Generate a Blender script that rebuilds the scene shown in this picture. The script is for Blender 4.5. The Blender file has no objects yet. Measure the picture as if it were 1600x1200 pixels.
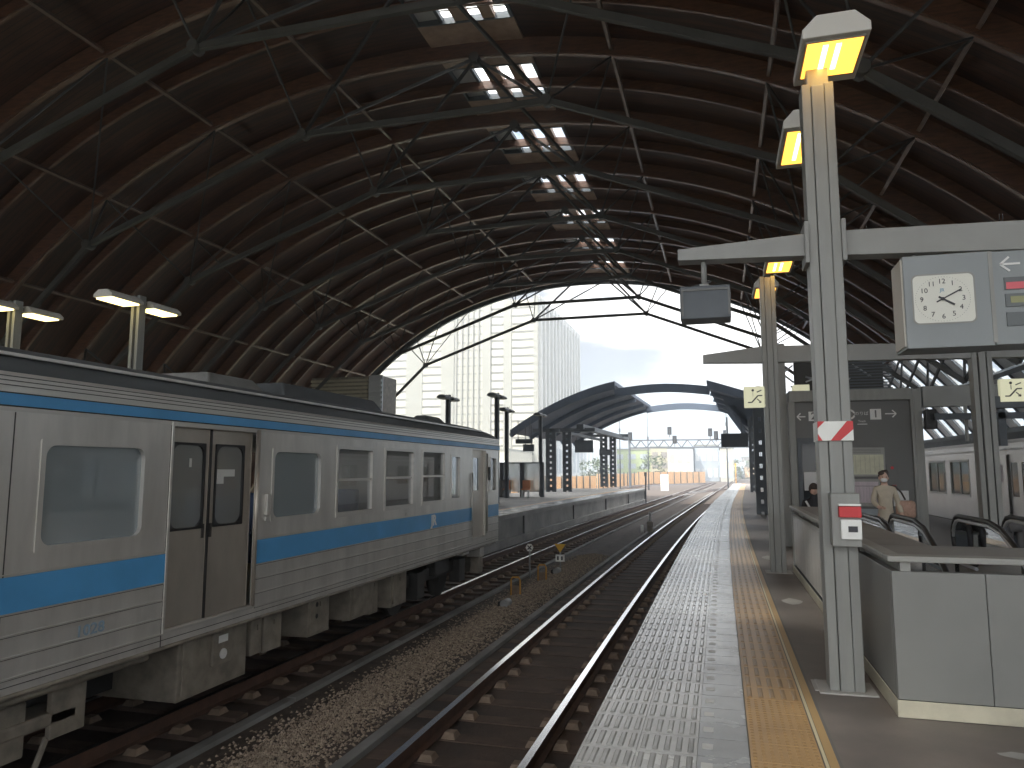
import bpy, math, random
from mathutils import Vector, Matrix
random.seed(7)
R = math.radians
sc = bpy.context.scene
col = sc.collection
PI = math.pi

# ------------------------------------------------------------------ camera
cam_d = bpy.data.cameras.new("camera")
cam = bpy.data.objects.new("camera", cam_d)
col.objects.link(cam)
sc.camera = cam
F = 1155.0
cam_d.sensor_width = 36.0
cam_d.lens = F / 1600.0 * 36.0
cam_d.clip_start = 0.05
cam_d.clip_end = 3000.0
yc = Vector(((1125 - 800) / F, -(735 - 600) / F, -1.0)).normalized()
zc = Vector((0, -yc.z, yc.y)).normalized()
if zc.y < 0: zc = -zc
xc = yc.cross(zc)
EYE = Vector((0, 0, 1.55))
cam.matrix_world = Matrix.Translation(EYE) @ Matrix((xc, yc, zc)).to_4x4()
sc.render.resolution_x = 1024
sc.render.resolution_y = 768

# ------------------------------------------------------------------ sky + sun
CLX = 0.0
SUN_EL, SUN_AZ = 52.0, 215.0          # azimuth clockwise from +Y (the track direction)
world = bpy.data.worlds.new("World")
sc.world = world
world.use_nodes = True
wn = world.node_tree.nodes; wl = world.node_tree.links
wn.clear()
wo = wn.new('ShaderNodeOutputWorld'); bg = wn.new('ShaderNodeBackground')
sky = wn.new('ShaderNodeTexSky'); sky.sky_type = 'NISHITA'; sky.sun_disc = False
sky.sun_elevation = R(SUN_EL); sky.sun_rotation = R(SUN_AZ)
sky.dust_density = 2.0
tc = wn.new('ShaderNodeTexCoord'); mp = wn.new('ShaderNodeMapping')
mp.inputs['Scale'].default_value = (1.0, 1.0, 3.2)
nz = wn.new('ShaderNodeTexNoise'); nz.inputs['Scale'].default_value = 2.6
nz.inputs['Detail'].default_value = 7.0; nz.inputs['Roughness'].default_value = 0.55
cr = wn.new('ShaderNodeValToRGB')
cr.color_ramp.elements[0].position = 0.30; cr.color_ramp.elements[0].color = (0, 0, 0, 1)
cr.color_ramp.elements[1].position = 0.46; cr.color_ramp.elements[1].color = (1, 1, 1, 1)
mp2 = wn.new('ShaderNodeMapping'); mp2.inputs['Scale'].default_value = (1.0, 1.0, 3.2); mp2.inputs['Location'].default_value = (CLX, 0.0, 0.0)
wl.new(tc.outputs['Generated'], mp2.inputs['Vector'])
nz2 = wn.new('ShaderNodeTexNoise'); nz2.inputs['Scale'].default_value = 4.5; nz2.inputs['Detail'].default_value = 5.0
cr2 = wn.new('ShaderNodeValToRGB')
cr2.color_ramp.elements[0].position = 0.44; cr2.color_ramp.elements[0].color = (1.7, 1.75, 1.85, 1)
cr2.color_ramp.elements[1].position = 0.60; cr2.color_ramp.elements[1].color = (9.9, 9.6, 9.15, 1)
mx = wn.new('ShaderNodeMixRGB')
wl.new(tc.outputs['Generated'], mp.inputs['Vector'])
wl.new(mp.outputs[0], nz.inputs['Vector']); wl.new(mp2.outputs[0], nz2.inputs['Vector'])
wl.new(nz.outputs['Fac'], cr.inputs['Fac']); wl.new(nz2.outputs['Fac'], cr2.inputs['Fac'])
wl.new(cr.outputs['Color'], mx.inputs['Fac'])
wl.new(sky.outputs['Color'], mx.inputs['Color1'])
sp = wn.new('ShaderNodeSeparateXYZ'); wl.new(tc.outputs['Generated'], sp.inputs[0])
el_ = wn.new('ShaderNodeMapRange'); el_.inputs['From Min'].default_value = 0.0; el_.inputs['From Max'].default_value = 0.75
el_.inputs['To Min'].default_value = 0.33; el_.inputs['To Max'].default_value = 1.7
wl.new(sp.outputs['Z'], el_.inputs['Value'])
ml = wn.new('ShaderNodeMixRGB'); ml.blend_type = 'MULTIPLY'; ml.inputs[0].default_value = 1.0
wl.new(cr2.outputs['Color'], ml.inputs['Color1']); wl.new(el_.outputs[0], ml.inputs['Color2'])
# clouds brighter on the side of the sun (behind the camera) than ahead
sd = wn.new('ShaderNodeMapRange'); sd.inputs['From Min'].default_value = -1.0; sd.inputs['From Max'].default_value = 1.0
sd.inputs['To Min'].default_value = 1.55; sd.inputs['To Max'].default_value = 0.72
wl.new(sp.outputs['Y'], sd.inputs['Value'])
ml2 = wn.new('ShaderNodeMixRGB'); ml2.blend_type = 'MULTIPLY'; ml2.inputs[0].default_value = 1.0
wl.new(ml.outputs[0], ml2.inputs['Color1']); wl.new(sd.outputs[0], ml2.inputs['Color2'])
wl.new(ml2.outputs[0], mx.inputs['Color2'])
wl.new(mx.outputs[0], bg.inputs['Color']); bg.inputs['Strength'].default_value = 0.13
wl.new(bg.outputs[0], wo.inputs['Surface'])

sun_d = bpy.data.lights.new("sun", 'SUN'); sun_d.energy = 1.7; sun_d.angle = R(3.0)
sun_d.color = (1.0, 0.95, 0.86)
sun = bpy.data.objects.new("sun", sun_d); col.objects.link(sun)
az = R(SUN_AZ); el = R(SUN_EL)
sdir = Vector((math.sin(az) * math.cos(el), math.cos(az) * math.cos(el), math.sin(el)))
sun.rotation_euler = sdir.to_track_quat('Z', 'Y').to_euler()
sun.location = (0, 0, 60)

sc.view_settings.view_transform = 'Standard'
sc.view_settings.look = 'None'
sc.view_settings.gamma = 1.0
sc.view_settings.exposure = 2.2
sc.render.engine = 'CYCLES'

# ------------------------------------------------------------------ materials
MAT = {}
def mat(name, c, rough=0.6, metal=0.0, noise=0.0, nscale=4.0, bump=0.0, bscale=40.0,
        c2=None, stretch=(1, 1, 1), emit=None, estr=0.0, spec=0.5, alpha=None, rnoise=0.0):
    m = bpy.data.materials.new(name); m.use_nodes = True
    nt = m.node_tree; n = nt.nodes; l = nt.links
    b = n['Principled BSDF']
    b.inputs['Base Color'].default_value = (*c, 1)
    b.inputs['Roughness'].default_value = rough
    b.inputs['Metallic'].default_value = metal
    b.inputs['Specular IOR Level'].default_value = spec
    if noise > 0 or bump > 0 or c2:
        t = n.new('ShaderNodeTexCoord'); mp = n.new('ShaderNodeMapping')
        mp.inputs['Scale'].default_value = stretch
        l.new(t.outputs['Object'], mp.inputs['Vector'])
        if noise > 0 or c2:
            tx = n.new('ShaderNodeTexNoise'); tx.inputs['Scale'].default_value = nscale
            tx.inputs['Detail'].default_value = 6.0; tx.inputs['Roughness'].default_value = 0.6
            l.new(mp.outputs[0], tx.inputs['Vector'])
            r = n.new('ShaderNodeValToRGB')
            a = c2 if c2 else tuple(max(0, v * (1 - noise)) for v in c)
            r.color_ramp.elements[0].position = 0.34; r.color_ramp.elements[0].color = (*a, 1)
            r.color_ramp.elements[1].position = 0.68
            k = 1 + noise * 0.5
            r.color_ramp.elements[1].color = (*[min(1, v * k) for v in c], 1)
            l.new(tx.outputs['Fac'], r.inputs['Fac']); l.new(r.outputs[0], b.inputs['Base Color'])
            if rnoise > 0:
                mr = n.new('ShaderNodeMapRange')
                mr.inputs['To Min'].default_value = max(0.02, rough - rnoise)
                mr.inputs['To Max'].default_value = min(1, rough + rnoise)
                l.new(tx.outputs['Fac'], mr.inputs['Value']); l.new(mr.outputs[0], b.inputs['Roughness'])
        if bump > 0:
            bx = n.new('ShaderNodeTexNoise'); bx.inputs['Scale'].default_value = bscale
            bx.inputs['Detail'].default_value = 4.0
            l.new(mp.outputs[0], bx.inputs['Vector'])
            bp = n.new('ShaderNodeBump'); bp.inputs['Strength'].default_value = bump
            bp.inputs['Distance'].default_value = 0.02
            l.new(bx.outputs['Fac'], bp.inputs['Height']); l.new(bp.outputs[0], b.inputs['Normal'])
    if emit:
        b.inputs['Emission Color'].default_value = (*emit, 1)
        b.inputs['Emission Strength'].default_value = estr
    MAT[name] = m
    return m

def glass(name, tint, gl=0.12, rough=0.02, haze=0.0, hc=(0.5, 0.5, 0.5), flat=None):
    m = bpy.data.materials.new(name); m.use_nodes = True
    n = m.node_tree.nodes; l = m.node_tree.links; n.clear()
    o = n.new('ShaderNodeOutputMaterial'); tr = n.new('ShaderNodeBsdfTransparent')
    tr.inputs[0].default_value = (*tint, 1)
    g = n.new('ShaderNodeBsdfGlossy'); g.inputs['Roughness'].default_value = rough
    g.inputs['Color'].default_value = (0.9, 0.93, 0.95, 1)
    lw = n.new('ShaderNodeFresnel'); lw.inputs['IOR'].default_value = 1.5
    ma = n.new('ShaderNodeMath'); ma.operation = 'ADD'; ma.inputs[1].default_value = gl * 0.5
    l.new(lw.outputs[0], ma.inputs[0])
    mxs = n.new('ShaderNodeMixShader')
    if flat is None: l.new(ma.outputs[0], mxs.inputs[0])
    else: mxs.inputs[0].default_value = flat
    if haze > 0:
        d = n.new('ShaderNodeBsdfDiffuse'); d.inputs[0].default_value = (*hc, 1)
        m0 = n.new('ShaderNodeMixShader'); m0.inputs[0].default_value = haze
        l.new(tr.outputs[0], m0.inputs[1]); l.new(d.outputs[0], m0.inputs[2])
        l.new(m0.outputs[0], mxs.inputs[1])
    else:
        l.new(tr.outputs[0], mxs.inputs[1])
    l.new(g.outputs[0], mxs.inputs[2]); l.new(mxs.outputs[0], o.inputs[0])
    MAT[name] = m
    return m

mat('column_paint', (0.275, 0.28, 0.262), 0.42, 0.0, noise=0.12, nscale=3, bump=0.03, bscale=60, stretch=(3, 3, 0.4), rnoise=0.08)
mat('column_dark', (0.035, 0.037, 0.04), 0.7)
mat('beam_paint', (0.29, 0.295, 0.28), 0.45, noise=0.1, nscale=2)
mat('far_steel', (0.10, 0.115, 0.13), 0.55, noise=0.2, nscale=1.5)
mat('truss_steel', (0.062, 0.060, 0.054), 0.6, noise=0.25, nscale=1.2)
mat('rod_steel', (0.05, 0.05, 0.05), 0.5)
mat('rib_lit', (0.25, 0.165, 0.125), 0.27, c2=(0.13, 0.075, 0.05), nscale=.5, spec=0.9)  # paler brown stands in for light on the rib undersides
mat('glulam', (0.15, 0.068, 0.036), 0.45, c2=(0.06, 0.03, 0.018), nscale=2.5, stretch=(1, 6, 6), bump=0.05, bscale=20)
mat('purlin_wood', (0.19, 0.135, 0.11), 0.28, noise=0.25, nscale=3)
mat('monitor_wood_lit', (0.46, 0.33, 0.25), 0.55, c2=(0.27, 0.18, 0.13), nscale=1.6)  # wood colour raised to stand in for side light at the skylight
mat('light_panel', (0.52, 0.52, 0.53), 0.6, noise=0.1, nscale=2)
mat('frame_white', (0.62, 0.62, 0.6), 0.5)
mat('stainless', (0.66, 0.64, 0.60), 0.32, 0.5, noise=0.16, nscale=1.6, stretch=(1, 2.2, 0.5), rnoise=0.10, bump=0.10, bscale=2.2)
mat('stainless_band', (0.62, 0.6, 0.56), 0.33, 0.6, noise=0.1, nscale=3, stretch=(1, .4, 6))
mat('door_steel', (0.50, 0.455, 0.395), 0.33, 0.6, noise=0.16, nscale=2.2, stretch=(1, 1, 0.5), rnoise=0.12)
mat('groove', (0.055, 0.05, 0.045), 0.7)
mat('train_blue', (0.09, 0.36, 0.70), 0.38, noise=0.12, nscale=2)
mat('train_roof', (0.10, 0.11, 0.115), 0.75, noise=0.3, nscale=1.5, stretch=(1, .4, 1))
mat('roof_unit', (0.22, 0.22, 0.21), 0.6, noise=0.2)
mat('under_box', (0.25, 0.22, 0.18), 0.6, noise=0.35, nscale=5, rnoise=.1)
mat('under_dark', (0.018, 0.018, 0.018), 0.7, noise=0.4)
mat('bogie', (0.045, 0.043, 0.04), 0.65, noise=0.4, nscale=6)
mat('rubber', (0.012, 0.012, 0.013), 0.35)
mat('white_paint', (0.8, 0.8, 0.78), 0.5)
mat('sticker', (0.62, 0.63, 0.6), 0.6)
mat('faded_blue', (0.28, 0.38, 0.47), 0.5)
mat('blind', (0.30, 0.34, 0.35), 0.55, noise=0.2, nscale=0.9, stretch=(1, 2, 0.4))
mat('interior', (0.45, 0.44, 0.4), 0.7)
mat('seat_blue', (0.08, 0.13, 0.24), 0.8)
mat('rail_top', (0.75, 0.76, 0.78), 0.22, 1.0)
mat('rail_side', (0.09, 0.045, 0.028), 0.75, noise=0.35, nscale=6)
mat('sleeper', (0.11, 0.075, 0.057), 0.85, noise=0.4, nscale=3, bump=0.2, bscale=30)
mat('sleeper_dark', (0.035, 0.035, 0.038), 0.6, noise=0.4, nscale=1.2)
mat('fastener', (0.23, 0.17, 0.125), 0.8, noise=0.3, nscale=8)
mat('bed', (0.11, 0.075, 0.056), 0.85, c2=(0.035, 0.028, 0.025), nscale=0.7, bump=0.35, bscale=25)
mat('bed_far', (0.085, 0.066, 0.054), 0.9, noise=0.45, nscale=5, bump=0.4, bscale=20)
mat('stone', (0.46, 0.38, 0.29), 0.7, c2=(0.10, 0.07, 0.05), nscale=17.0)
mat('concrete', (0.40, 0.39, 0.37), 0.8, noise=0.3, nscale=0.8, bump=0.08, bscale=12)
mat('concrete_dark', (0.24, 0.24, 0.235), 0.85, noise=0.3, nscale=1.2)
mat('concrete_cap', (0.42, 0.41, 0.39), 0.75, noise=0.2, nscale=1.0)
mat('asphalt', (0.20, 0.172, 0.155), 0.6, c2=(0.14, 0.122, 0.11), nscale=2.2, bump=0.12, bscale=120, rnoise=0.12)
mat('tile_white', (0.41, 0.415, 0.41), 0.24, c2=(0.31, 0.31, 0.305), nscale=1.6, bump=0.05, bscale=50, rnoise=0.12)
mat('tile_bar', (0.29, 0.29, 0.285), 0.24, noise=0.3, nscale=2.0, rnoise=0.1)
mat('tile_square', (0.47, 0.47, 0.46), 0.4)
mat('tile_plain', (0.31, 0.32, 0.33), 0.26, noise=0.15, nscale=2.5, rnoise=0.1)
mat('tile_yellow', (0.50, 0.315, 0.14), 0.4, c2=(0.40, 0.25, 0.115), nscale=2.5, rnoise=0.1)
mat('tile_yellow_bar', (0.33, 0.21, 0.10), 0.4, noise=0.2, nscale=3)
mat('tile_joint', (0.16, 0.15, 0.14), 0.8)
mat('line_white', (0.6, 0.53, 0.36), 0.5)
mat('line_yellow', (0.44, 0.29, 0.13), 0.5)
mat('lamp_shell', (0.62, 0.60, 0.55), 0.5)
mat('lamp_under', (0.30, 0.30, 0.27), 0.6)
mat('sodium', (1.0, 0.55, 0.12), 0.5, emit=(1.0, 0.42, 0.05), estr=0.75)
mat('sodium_bulb', (1.0, 0.8, 0.3), 0.5, emit=(1.0, 0.68, 0.16), estr=3.0)
mat('lamp_pale', (1.0, 0.9, 0.5), 0.5, emit=(1.0, 0.80, 0.32), estr=1.1)
mat('red', (0.62, 0.045, 0.05), 0.5)
mat('white_refl', (0.85, 0.86, 0.82), 0.5)
mat('black_plastic', (0.018, 0.018, 0.02), 0.4)
mat('clock_face', (0.74, 0.74, 0.66), 0.35)
mat('ink', (0.05, 0.05, 0.055), 0.6)
mat('ink_blue', (0.10, 0.28, 0.42), 0.6)
mat('sign_grey', (0.29, 0.315, 0.32), 0.5, noise=0.05, nscale=2)
mat('sign_side', (0.5, 0.47, 0.41), 0.5)
mat('panel_grey', (0.22, 0.222, 0.208), 0.40, noise=0.10, nscale=1.3, rnoise=.12, bump=0.05, bscale=3)
mat('rail_grey', (0.32, 0.32, 0.295), 0.4, noise=0.12, nscale=3)
mat('frosted', (0.72, 0.70, 0.66), 0.25, noise=0.12, nscale=2, stretch=(1,3,.4))
mat('ledge_grey', (0.25, 0.24, 0.225), 0.5, noise=0.12, nscale=2)
mat('kick_plate', (0.62, 0.58, 0.45), 0.38, 0.35, noise=0.15, nscale=4)
mat('booth_grey', (0.15, 0.152, 0.148), 0.55, noise=0.08, nscale=1.5)
mat('poster_cream', (0.60, 0.60, 0.46), 0.6, noise=0.12, nscale=9)
mat('poster_pink', (0.55, 0.48, 0.52), 0.6, noise=0.15, nscale=14, stretch=(2, 1, .3))
mat('paper', (0.62, 0.63, 0.63), 0.6)
mat('led_dark', (0.13, 0.145, 0.15), 0.4)
mat('led_yellow', (0.22, 0.225, 0.13), 0.5, emit=(0.5, 0.5, 0.2), estr=0.03)
mat('led_red', (0.48, 0.12, 0.14), 0.5, emit=(0.8, 0.1, 0.12), estr=0.04)
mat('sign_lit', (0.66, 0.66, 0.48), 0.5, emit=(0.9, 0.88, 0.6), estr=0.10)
mat('dark_glass', (0.03, 0.035, 0.04), 0.08)
mat('skin', (0.62, 0.42, 0.33), 0.6)
mat('hair', (0.045, 0.03, 0.024), 0.55)
mat('coat', (0.56, 0.50, 0.40), 0.85, noise=0.1, nscale=12)
mat('trouser', (0.16, 0.15, 0.15), 0.85)
mat('bag', (0.48, 0.31, 0.24), 0.7, noise=0.25, nscale=25)
mat('jacket', (0.02, 0.02, 0.024), 0.8)
mat('mask', (0.75, 0.76, 0.78), 0.8)
mat('bld_white', (0.40, 0.385, 0.32), 0.7, noise=0.05, nscale=.2)
mat('bld_line', (0.13, 0.125, 0.10), 0.7)
mat('bld_strip', (0.24, 0.235, 0.20), 0.7)
mat('bld_fin', (0.36, 0.36, 0.345), 0.7)
mat('bld_win', (0.10, 0.12, 0.14), 0.3)
mat('bld_green', (0.36, 0.42, 0.22), 0.7, noise=0.1)
mat('bld_tan', (0.42, 0.38, 0.27), 0.7)
mat('bld_pale', (0.50, 0.52, 0.53), 0.7)
mat('bld_bluegrey', (0.34, 0.38, 0.42), 0.6)
mat('bld_brown', (0.25, 0.22, 0.2), 0.7)
mat('fence_orange', (0.60, 0.36, 0.18), 0.7, noise=0.12, nscale=.6)
mat('fence_post', (0.12, 0.11, 0.09), 0.7)
mat('seat_orange', (0.72, 0.30, 0.14), 0.5)
mat('hoop_yellow', (0.62, 0.32, 0.06), 0.6, noise=0.2, nscale=20)
mat('sign_yellow', (0.80, 0.45, 0.04), 0.5)
mat('relay_grey', (0.33, 0.34, 0.34), 0.5, noise=0.2)
mat('louvre', (0.42, 0.38, 0.28), 0.6, noise=0.1)
mat('silver', (0.6, 0.62, 0.65), 0.35, 0.6)
mat('canopy_hazed', (0.075, 0.10, 0.14), 0.6, noise=0.15, nscale=.8)  # blue mixed into the steel colour to stand in for haze
mat('ground', (0.20, 0.19, 0.165), 0.9, c2=(0.10, 0.12, 0.07), nscale=0.03)
mat('leaf', (0.075, 0.10, 0.045), 0.8, noise=0.4, nscale=.6)
mat('bark', (0.09, 0.07, 0.05), 0.9)
mat('mountain', (0.10, 0.14, 0.11), 0.9, noise=0.3, nscale=.02)
mat('green_screen', (0.26, 0.42, 0.36), 0.5)
mat('yellow_seat', (0.55, 0.46, 0.22), 0.7)
mat('silver_train', (0.58, 0.57, 0.57), 0.36, 0.5, noise=0.08, nscale=1.5, rnoise=.08)
glass('pane', (0.80, 0.85, 0.86), 0.10)
glass('door_pane', (0.6, 0.63, 0.62), 0.12, haze=0.55, hc=(0.36, 0.37, 0.35))
glass('win_pane', (0.8, 0.83, 0.84), 0.16, haze=0.25, hc=(0.55, 0.56, 0.56))
glass('far_pane', (0.75, 0.8, 0.78), flat=0.13, haze=0.35, hc=(0.42, 0.46, 0.42))
glass('sky_pane', (0.93, 0.95, 0.96), flat=0.04, haze=0.06, hc=(.7, .7, .7))
glass('screen_pane', (0.75, 0.78, 0.8), 0.15, haze=0.45, hc=(0.62, 0.61, 0.58))
glass('bluegrey_pane', (0.42, 0.48, 0.49), 0.18, haze=0.72, hc=(0.36, 0.41, 0.43))  # large flat blue-grey share mixed into the glass

# roof boards: thin planks following the vault
def planks():
    m = bpy.data.materials.new('roof_boards'); m.use_nodes = True
    n = m.node_tree.nodes; l = m.node_tree.links; b = n['Principled BSDF']
    t = n.new('ShaderNodeTexCoord'); mp1 = n.new('ShaderNodeMapping'); mp1.inputs['Scale'].default_value = (0.35, 3.0, 0.35)
    l.new(t.outputs['Object'], mp1.inputs['Vector'])
    a = n.new('ShaderNodeTexNoise'); a.inputs['Scale'].default_value = 1.4; a.inputs['Detail'].default_value = 8
    l.new(mp1.outputs[0], a.inputs['Vector'])
    r = n.new('ShaderNodeValToRGB')
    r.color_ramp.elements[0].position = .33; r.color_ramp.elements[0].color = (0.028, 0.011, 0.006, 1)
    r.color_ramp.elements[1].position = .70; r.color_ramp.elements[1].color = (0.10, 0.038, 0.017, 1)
    l.new(a.outputs['Fac'], r.inputs['Fac'])
    w = n.new('ShaderNodeTexWave'); w.wave_type = 'BANDS'; w.bands_direction = 'Y'
    w.inputs['Scale'].default_value = 1.6; w.inputs['Distortion'].default_value = 0.3
    l.new(t.outputs['Object'], w.inputs['Vector'])
    wr = n.new('ShaderNodeValToRGB')
    wr.color_ramp.elements[0].position = .0; wr.color_ramp.elements[0].color = (.45, .45, .45, 1)
    wr.color_ramp.elements[1].position = .10; wr.color_ramp.elements[1].color = (1, 1, 1, 1)
    l.new(w.outputs['Fac'], wr.inputs['Fac'])
    mu = n.new('ShaderNodeMixRGB'); mu.blend_type = 'MULTIPLY'; mu.inputs[0].default_value = 1
    l.new(r.outputs[0], mu.inputs[1]); l.new(wr.outputs[0], mu.inputs[2])
    l.new(mu.outputs[0], b.inputs['Base Color']); b.inputs['Roughness'].default_value = .6
    MAT['roof_boards'] = m
planks()

# ------------------------------------------------------------------ helpers
def curve(y):
    """sideways shift of tracks and platforms: straight, then easing to the right"""
    if y < 8: return 0.0
    if y < 43: return 0.0005 * (y - 8) ** 2
    return 0.6125 + 0.035 * (y - 43)

def origin_of(o):
    v = Vector((0, 0, 0))
    while o is not None:
        v += o.location; o = o.parent
    return v

def thing(name, label, cat, loc=(0, 0, 0), group=None):
    o = bpy.data.objects.new(name, None); col.objects.link(o)
    o.location = loc; o.empty_display_size = 0.2
    o['label'] = label; o['category'] = cat
    if group: o['group'] = group
    return o

def tag(o, label, cat, group=None):
    o['label'] = label; o['category'] = cat
    if group: o['group'] = group
    return o

class MB:
    def __init__(s): s.v = []; s.f = []; s.m = []; s.smooth = set()
    def add(s, vs, fs, m=0, smooth=False):
        k = len(s.v); s.v += [tuple(p) for p in vs]
        for f in fs:
            if smooth: s.smooth.add(len(s.f))
            s.f.append([i + k for i in f]); s.m.append(m)
        return s
    def quad(s, a, b, c, d, m=0): return s.add([a, b, c, d], [(0, 1, 2, 3)], m)
    def box(s, x0, x1, y0, y1, z0, z1, m=0):
        return s.add([(x0, y0, z0), (x1, y0, z0), (x1, y1, z0), (x0, y1, z0), (x0, y0, z1), (x1, y0, z1), (x1, y1, z1), (x0, y1, z1)],
                     [(3, 2, 1, 0), (4, 5, 6, 7), (0, 1, 5, 4), (1, 2, 6, 5), (2, 3, 7, 6), (3, 0, 4, 7)], m)
    def beam(s, p, q, w, h, m=0, up=(0, 0, 1)):
        p = Vector(p); q = Vector(q); d = (q - p).normalized(); up = Vector(up)
        if abs(d.dot(up)) > .98: up = Vector((0, 1, 0))
        r = d.cross(up).normalized() * w / 2; u = r.cross(d).normalized() * h / 2
        vs = []
        for c in (p, q): vs += [c - r - u, c + r - u, c + r + u, c - r + u]
        return s.add(vs, [(3, 2, 1, 0), (4, 5, 6, 7), (0, 1, 5, 4), (1, 2, 6, 5), (2, 3, 7, 6), (3, 0, 4, 7)], m)
    def tube(s, p, q, r, n=8, m=0, r2=None):
        p = Vector(p); q = Vector(q); d = (q - p).normalized()
        a = d.orthogonal().normalized(); b = d.cross(a); r2 = r if r2 is None else r2
        vs = []
        for c, rr in ((p, r), (q, r2)):
            for i in range(n):
                t = 2 * PI * i / n; vs.append(c + a * math.cos(t) * rr + b * math.sin(t) * rr)
        k = len(s.v)
        s.add(vs, [(i, (i + 1) % n, n + (i + 1) % n, n + i) for i in range(n)], m, True)
        s.f.append([k + i for i in reversed(range(n))]); s.m.append(m)
        s.f.append([k + n + i for i in range(n)]); s.m.append(m)
        return s
    def path(s, pts, r, n=8, m=0):
        """round pipe through the points"""
        pts = [Vector(p) for p in pts]; rings = []
        for i, p in enumerate(pts):
            d = (pts[min(i + 1, len(pts) - 1)] - pts[max(i - 1, 0)]).normalized()
            a = Vector((1, 0, 0)) if abs(d.x) < .9 else Vector((0, 1, 0))
            a = (a - d * a.dot(d)).normalized(); b = d.cross(a)
            rings.append([p + a * math.cos(2 * PI * j / n) * r + b * math.sin(2 * PI * j / n) * r for j in range(n)])
        vs = [v for rg in rings for v in rg]; fs = []
        for i in range(len(pts) - 1):
            for j in range(n):
                fs.append((i * n + j, i * n + (j + 1) % n, (i + 1) * n + (j + 1) % n, (i + 1) * n + j))
        s.add(vs, fs, m, True)
        k = len(s.v) - len(vs)
        s.f.append([k + i for i in reversed(range(n))]); s.m.append(m)
        s.f.append([k + (len(pts) - 1) * n + i for i in range(n)]); s.m.append(m)
        return s
    def prism(s, poly, ext, m=0):
        """closed polygon (3D points) extruded by vector ext"""
        n = len(poly); e = Vector(ext)
        vs = [Vector(p) for p in poly] + [Vector(p) + e for p in poly]
        fs = [tuple(reversed(range(n))), tuple(range(n, 2 * n))] + [(i, (i + 1) % n, n + (i + 1) % n, n + i) for i in range(n)]
        return s.add(vs, fs, m)
    def bend(s):
        s.v = [(x + curve(y), y, z) for x, y, z in s.v]; return s
    def build(s, name, mats, parent=None, origin=None, bevel=0.0, kind=None):
        if isinstance(mats, str): mats = [mats]
        if parent is not None:
            base = origin_of(parent); org = Vector((0, 0, 0))
            if origin is not None: org = Vector(origin) - base
        else:
            base = Vector((0, 0, 0)); org = Vector(origin) if origin is not None else Vector((0, 0, 0))
        sh = base + org
        me = bpy.data.meshes.new(name)
        me.from_pydata([(x - sh.x, y - sh.y, z - sh.z) for x, y, z in s.v], [], s.f)
        for mm in mats: me.materials.append(MAT[mm])
        for i, p in enumerate(me.polygons):
            p.material_index = s.m[i]
            if i in s.smooth: p.use_smooth = True
        me.validate(); me.update()
        o = bpy.data.objects.new(name, me); col.objects.link(o)
        o.parent = parent; o.location = org
        if bevel > 0:
            b = o.modifiers.new('bevel', 'BEVEL'); b.width = bevel; b.segments = 2; b.limit_method = 'ANGLE'
        if kind: o['kind'] = kind
        return o

def copy_tree(o, parent=None, label=None, loc=None):
    def rec(src, par):
        c = src.copy(); col.objects.link(c); c.parent = par
        for ch in [x for x in bpy.data.objects if x.parent == src]: rec(ch, c)
        return c
    r = rec(o, parent)
    if loc is not None: r.location = loc
    if label: r['label'] = label
    return r

def text(body, size, loc, name, m, parent=None, rot=(PI / 2, 0, 0), ext=0.003, align='CENTER', sx=1.0, bold=0.0):
    cu = bpy.data.curves.new(name, 'FONT'); cu.body = body; cu.size = size
    cu.align_x = align; cu.align_y = 'CENTER'; cu.extrude = ext; cu.offset = bold; cu.resolution_u = 3
    tmp = bpy.data.objects.new(name + '_src', cu); col.objects.link(tmp)
    bpy.context.view_layer.update()
    dg = bpy.context.evaluated_depsgraph_get()
    me = bpy.data.meshes.new_from_object(tmp.evaluated_get(dg))
    bpy.data.objects.remove(tmp); bpy.data.curves.remove(cu)
    me.materials.clear(); me.materials.append(MAT[m]); me.name = name
    o = bpy.data.objects.new(name, me); col.objects.link(o)
    o.rotation_euler = rot; o.scale = (sx, 1, 1)
    o.location = Vector(loc) - (origin_of(parent) if parent else Vector((0, 0, 0)))
    o.parent = parent
    return o

def rrect(y0, y1, z0, z1, r, n=6):
    pts = []
    for cy, cz, a0 in ((y1 - r, z1 - r, 0), (y0 + r, z1 - r, 90), (y0 + r, z0 + r, 180), (y1 - r, z0 + r, 270)):
        for i in range(n):
            a = R(a0 + 90 * i / (n - 1)); pts.append((cy + r * math.cos(a), cz + r * math.sin(a)))
    return pts

def ring_x(mb, x0, x1, outer, inner, m=0):
    """frame between two loops (y,z), from x0 (back) to x1 (front)"""
    n = len(outer)
    vs = [(x0, *p) for p in outer] + [(x1, *p) for p in outer] + [(x0, *p) for p in inner] + [(x1, *p) for p in inner]
    fs = []
    for i in range(n):
        j = (i + 1) % n
        fs += [(n + i, n + j, 3 * n + j, 3 * n + i), (i, j, n + j, n + i), (2 * n + i, 3 * n + i, 3 * n + j, 2 * n + j)]
    mb.add(vs, fs, m)

def wall_x(mb, x, y0, y1, z0, z1, holes, m=0):
    """wall in the plane X=x with rectangular holes (ya,yb,za,zb)"""
    ys = sorted({y0, y1} | {v for h in holes for v in h[:2]}); zs = sorted({z0, z1} | {v for h in holes for v in h[2:]})
    for i in range(len(ys) - 1):
        for j in range(len(zs) - 1):
            cy = (ys[i] + ys[i + 1]) / 2; cz = (zs[j] + zs[j + 1]) / 2
            if any(h[0] < cy < h[1] and h[2] < cz < h[3] for h in holes): continue
            mb.quad((x, ys[i], zs[j]), (x, ys[i + 1], zs[j]), (x, ys[i + 1], zs[j + 1]), (x, ys[i], zs[j + 1]), m)

# ------------------------------------------------------------------ setting: ground, viaduct, platforms
g = MB()
g.box(-900, 900, -200, 1500, -9.3, -9.0)
g.build('ground', 'ground', kind='structure')

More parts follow.
